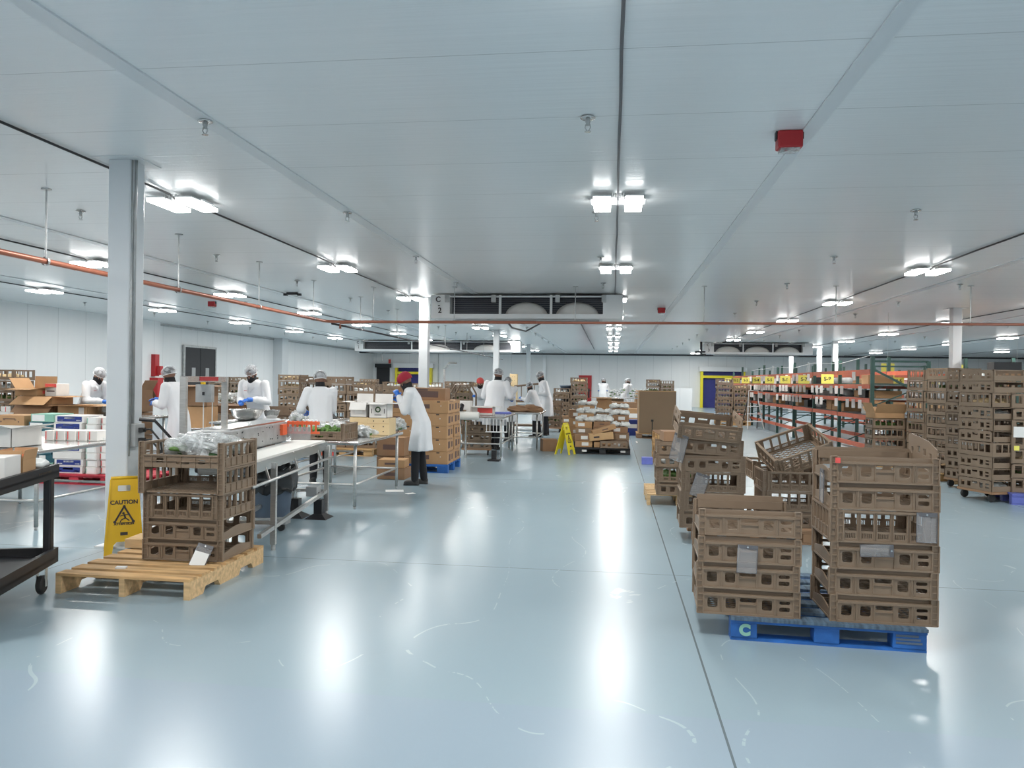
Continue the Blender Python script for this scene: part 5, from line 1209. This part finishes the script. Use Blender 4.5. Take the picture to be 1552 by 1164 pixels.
def person(label,loc,yaw,h=1.68,lean=.12,head_pitch=.5,head_yaw=0,hl=(.12,.36,1.12),hr=(-.12,.36,1.12),cap='net',legs=((-.09,.05),(.09,-.05)),detail=True,mask=True,gloves='glove',wide=1.0,hem=.30,curl=.6):
    """local frame: +y forward, +x right hand side when seen from behind; hl/hr = wrist targets"""
    NP[0]+=1; k=h/1.7; t=thing('person',label,'person',loc,yaw)
    S=lambda z: Vector((0, lean*max(0,(z-.9))/.6*1.0, z))*1.0
    pel=Vector((0,-.02,.92*k)); chest=Vector((0,lean*.75,1.25*k)); neck=Vector((0,lean*1.05,1.44*k-lean*.12))
    sh=[Vector((s*.185*wide*k,lean*.95,1.39*k-lean*.1)) for s in (-1,1)]
    hd=neck+Vector((0,.03+.055*math.sin(head_pitch),.13*k-.02*head_pitch))
    ul,fl=.285*k,.255*k
    tg=[Vector(hl),Vector(hr)]
    el=[];wr=[]
    for i,s in enumerate((-1,1)):
        e,w_=ik(sh[i],tg[i],ul,fl,(s*.42,-.5,-.7)); el.append(e); wr.append(w_)
    vb=.011 if detail else .018
    HM=Matrix.Translation(hd)@Matrix.Rotation(head_yaw,4,'Z')@Matrix.Rotation(-head_pitch,4,'X')
    hp=lambda x,y,z: HM@Vector((x*k,y*k,z*k))
    R3=HM.to_3x3().to_4x4()
    b=MB()
    b.ell(hp(0,-.01,.03),(.076*k,.095*k,.098*k),18,12,R3); b.ell(hp(0,.022,-.045),(.054*k,.062*k,.062*k),14,10,R3)   # skull, jaw
    b.ell(hp(0,.097,-.012),(.014*k,.022*k,.024*k),10,8,R3); b.ell(hp(0,.072,.025),(.05*k,.02*k,.014*k),10,8,R3)     # nose, brow
    b.ell(hp(0,.082,-.055),(.024*k,.012*k,.010*k),10,8,R3)                                                             # mouth
    for s in (-1,1): b.ell(hp(s*.077,-.005,-.005),(.011*k,.022*k,.032*k),10,8,R3); b.ell(hp(s*.045,.058,-.02),(.022*k,.02*k,.02*k),8,6,R3)
    limb(b,neck-Vector((0,.01,.05)),hd-Vector((0,.0,.03)),.056*k,.052*k)
    # trunk and legs
    rings=[]
    for z,rx,ry,yo in ((.80,.13,.10,-.02),(.92,.155,.105,-.02),(1.08,.135,.095,lean*.3),(1.28,.155,.10,lean*.78),(1.40,.13,.075,lean*.98),(1.44,.06,.055,lean*1.03)):
        rings.append([Vector((rx*wide*k*math.cos(a),yo+ry*k*math.sin(a),z*k)) for a in [2*math.pi*q/16 for q in range(16)]])
    b.loft(rings)
    for i in (0,1): limb(b,sh[i],el[i],.05*k,.04*k); limb(b,el[i],wr[i],.038*k,.026*k)
    kn=[];an=[]
    for i,s in enumerate((-1,1)):
        hip=Vector((s*.085*k,-.01,.90*k)); ank=Vector((legs[i][0],legs[i][1],.09)); kk=(hip+ank)/2+Vector((0,.03,0)); kn.append(kk); an.append(ank)
        limb(b,hip,kk,.075*k,.052*k); limb(b,kk,ank,.05*k,.036*k)
    b.ell(an[0]+Vector((0,.05,-.05)),(.035,.1,.03)); b.ell(an[1]+Vector((0,.05,-.05)),(.035,.1,.03))
    hm=MB()
    for i,s in enumerate((-1,1)):
        d=(wr[i]-el[i]).normalized(); inn=Vector((-s*.35,.1,-.25)); hand(hm,wr[i],(d+inn*.6),Vector((s*.3,.2,.9)) ,s,curl,1.0*k)
    bb=MB(); bb.add(b.v,b.f); bb.add(hm.v,hm.f)
    remesh(bb,'body',M['skin'],t,vb,1)
    # trousers
    tr=MB()
    for i,s in enumerate((-1,1)):
        hip=Vector((s*.085*k,-.01,.90*k)); limb(tr,hip,kn[i],.088*k,.068*k); limb(tr,kn[i],an[i]+Vector((0,0,-.01)),.068*k,.056*k)
    tr.ell((0,-.01,.92*k),(.165*k,.11*k,.1*k)); remesh(tr,'trousers',M['pants'],t,.016,2)
    for i,s in enumerate((-1,1)):
        sm_=MB(); a=an[i]; sm_.ell(a+Vector((0,-.01,-.035)),(.042,.055,.05)).ell(a+Vector((0,.07,-.052)),(.048,.095,.036)).box(a.x-.044,a.x+.044,a.y-.06,a.y+.16,0.0,.02)
        remesh(sm_,'shoe',M['shoe'],t,.012,1)
    # coat: skirt + chest + sleeves in one surface with folds
    c=MB(); rings=[]; n=40; ph=NP[0]
    for z,rx,ry,yo,am in ((hem*1.7,.215,.175,.0,.10),(.62,.205,.165,.0,.075),(.80,.19,.15,-.01,.05),(.95,.178,.135,-.01,.02),(1.08,.17,.132,lean*.3,.02),(1.22,.185,.135,lean*.65,.015),(1.33,.19,.125,lean*.85,.01),(1.41,.155,.095,lean*1.0,0),(1.455,.075,.072,lean*1.05,0)):
        rings.append([Vector((rx*wide*k*math.cos(a)*(1+am*math.sin(7*a+ph)+am*.5*math.sin(11*a+2*ph)),yo+ry*k*math.sin(a)*(1+am*math.sin(7*a+ph)+am*.5*math.sin(11*a+2*ph)),z*k)) for a in [2*math.pi*q/n for q in range(n)]])
    c.loft(rings)
    for i in (0,1):
        c.ell(sh[i],(.075*k,.075*k,.075*k)); limb(c,sh[i],el[i],.074*k,.066*k)
        L=(wr[i]-el[i]); limb(c,el[i],el[i]+L*.93,.066*k,.048*k)
        for q in (.25,.5,.75): c.ell(el[i]+L*q+Vector((0,0,.004)),(.062*k,.058*k,.062*k))
    co=remesh(c,'lab_coat',M['coat'],t,.0125 if detail else .02,2)
    # gloves
    if gloves:
        for i,s in enumerate((-1,1)):
            g=MB(); d=(wr[i]-el[i]).normalized(); inn=Vector((-s*.35,.1,-.25)); dd=(d+inn*.6); hand(g,wr[i],dd,Vector((s*.3,.2,.9)),s,curl,1.09*k); g.tube([wr[i]-d*.05,wr[i]+dd.normalized()*.02],[.042*k,.033*k],12)
            remesh(g,'glove',M[gloves],t,.006 if detail else .012,1)
    # collar and lapels
    cl=MB(); q0=neck+Vector((0,-.005,-.015))
    for j in range(11):
        a0=-.1+math.pi*1.2*j/10-math.pi*.05+math.pi*.95; a1=a0+math.pi*1.2/10
        f=lambda a,r,z: q0+Vector((r*math.cos(a),r*math.sin(a)*.9,z))
        cl.add([f(a0,.070*k,.03),f(a1,.070*k,.03),f(a1,.105*k,-.025),f(a0,.105*k,-.025)],[(0,1,2,3)])
    for s in (-1,1):
        p0=q0+Vector((s*.065,.045,.02)); cl.add([p0,p0+Vector((-s*.02,.05,-.05)),p0+Vector((-s*.052,.085*1,-.20)),p0+Vector((s*.02,.055,-.11))],[(0,1,2,3)])
    o=cl.build('collar',M['coat'],t,True); sd=o.modifiers.new('s','SOLIDIFY'); sd.thickness=.006
    if detail:
        pr=MB().cbox((.085*k,lean*.78+.128*k,1.27*k),(.06,.004,.008)); pr.build('pocket_mark',M['red'],t)
    # face cover and headgear
    if mask:
        m2=MB(); m2.ell(hp(0,.02,-.06),(.071*k,.088*k,.062*k),16,10,R3); limb(m2,hd-Vector((0,.0,.05)),neck-Vector((0,-.02,.0)),.072*k,.080*k); remesh(m2,'face_cover',M['scarf'],t,.012,1)
    hb=MB(); hb.ell(hp(0,-.02,.042),(.083*k,.098*k,.096*k),18,12,R3); 
    # trim the hair below the brow in front
    inv=HM.inverted(); v2=[]
    for v in hb.v:
        l=inv@Vector(v); 
        if l.z<.035*k: l=Vector((l.x*.93,min(l.y,.03*k)*.9,max(l.z,-.035*k))); 
        v2.append(tuple(HM@l))
    hb.v=v2; hb.build('hair',M['hair'],t,True)
    nb=MB(); n=28; rr=[]
    for z,r in ((.012,.094),(.022,.100),(.05,.109),(.09,.102),(.12,.08),(.142,.045),(.148,.005)):
        rr.append([hp((r*.93)*math.cos(a)*(1+.02*math.sin(9*a)),-.015+r*1.08*math.sin(a)*(1+.02*math.sin(9*a)),z+(.018*math.sin(a) if z<.03 else 0)) for a in [2*math.pi*q/n for q in range(n)]])
    nb.loft(rr,False)
    nm={'net':'hair_net'}.get(cap,'hair_cap'); nb.build(nm,M['net'] if cap=='net' else M[cap],t,True)
    bd=MB(); bd.tube([hp(.0885*math.cos(2*math.pi*q/24),-.015+.103*math.sin(2*math.pi*q/24),.012+.018*math.sin(2*math.pi*q/24)) for q in range(25)],.005,6); bd.build('cap_band',M['white'] if cap=='net' else M[cap],t,True)
    ey=MB()
    for s in (-1,1): 
        e=MB().ell(hp(s*.032,.082,.006),(.011*k,.006*k,.007*k),8,6,R3); e.build('eye',M['wcard'],t,True)
    return t
P=lambda px,zc: tuple(at(px,zc))
DEG=math.radians
# yaw: 0 faces +Y (away from camera)
p=P(130,13.25); person('person in white coat and hair net bending over a steel bowl, left of column',p,DEG(-98),1.66,.20,.75,0,(-.10,.42,1.08),(.10,.44,1.06))
p=P(271,11.5); person('person in white coat facing left between the column and portal frame',p,DEG(88),1.66,.10,.45,0,(-.08,.34,1.10),(.10,.36,1.14))
p=P(392,12.9); person('person in white coat facing camera behind the large mixing bowl',p,DEG(172),1.72,.14,.6,.1,(-.14,.36,1.14),(.10,.36,1.10),wide=1.12)
p=P(487,11.0); person('person in white coat seen from behind near the tape dispenser',p,DEG(28),1.62,.10,.35,.1,(-.22,.30,1.02),(.05,.34,1.02))
person('person in dark red cap, white coat and black trousers packing greens at the table',(-2.72,10.72,0),DEG(97),1.63,.15,.70,0,(-.05,.31,1.26),(.06,.33,1.20),'redcap',((-.08,.06),(.08,-.05)))
p=P(727,19.4); person('person in pinkish red cap at the left of the far packing group',p,DEG(-165),1.58,.08,.4,0,cap='pinkcap',detail=False)
p=P(750,16.8); person('broad person in white coat seen from behind in the far packing group',p,DEG(-20),1.78,.10,.35,-.3,(-.2,.3,1.1),(.26,.32,1.12),wide=1.25,detail=False)
p=P(773,19.2); person('person in grey cap and white coat facing camera behind the far packing table',p,DEG(170),1.62,.1,.5,0,detail=False)
p=P(815,20.6); person('shorter person reaching left at the right end of the far packing table',p,DEG(75),1.50,.16,.5,0,(-.1,.42,1.05),(.1,.40,1.0),detail=False)
p=P(829,21.4); person('tall person in white coat with blue glove hanging at the side, far group',p,DEG(110),1.80,.12,.6,0,(-.16,.3,1.15),(.27,.10,.88),detail=False,wide=1.1)
for px,zc,yw,l in ((914,37,0,'distant person in white coat beside the red door, left of two'),(922,38,1.4,'distant person in white coat beside the red door, right of two'),(946,35,-1.2,'distant person in white leaning over the far bags, left'),(954,36.5,2.5,'distant person in white leaning over the far bags, right')):
    person(l,P(px,zc),yw,1.72,.15,.5,detail=False,mask=True)
# drop the unused holders
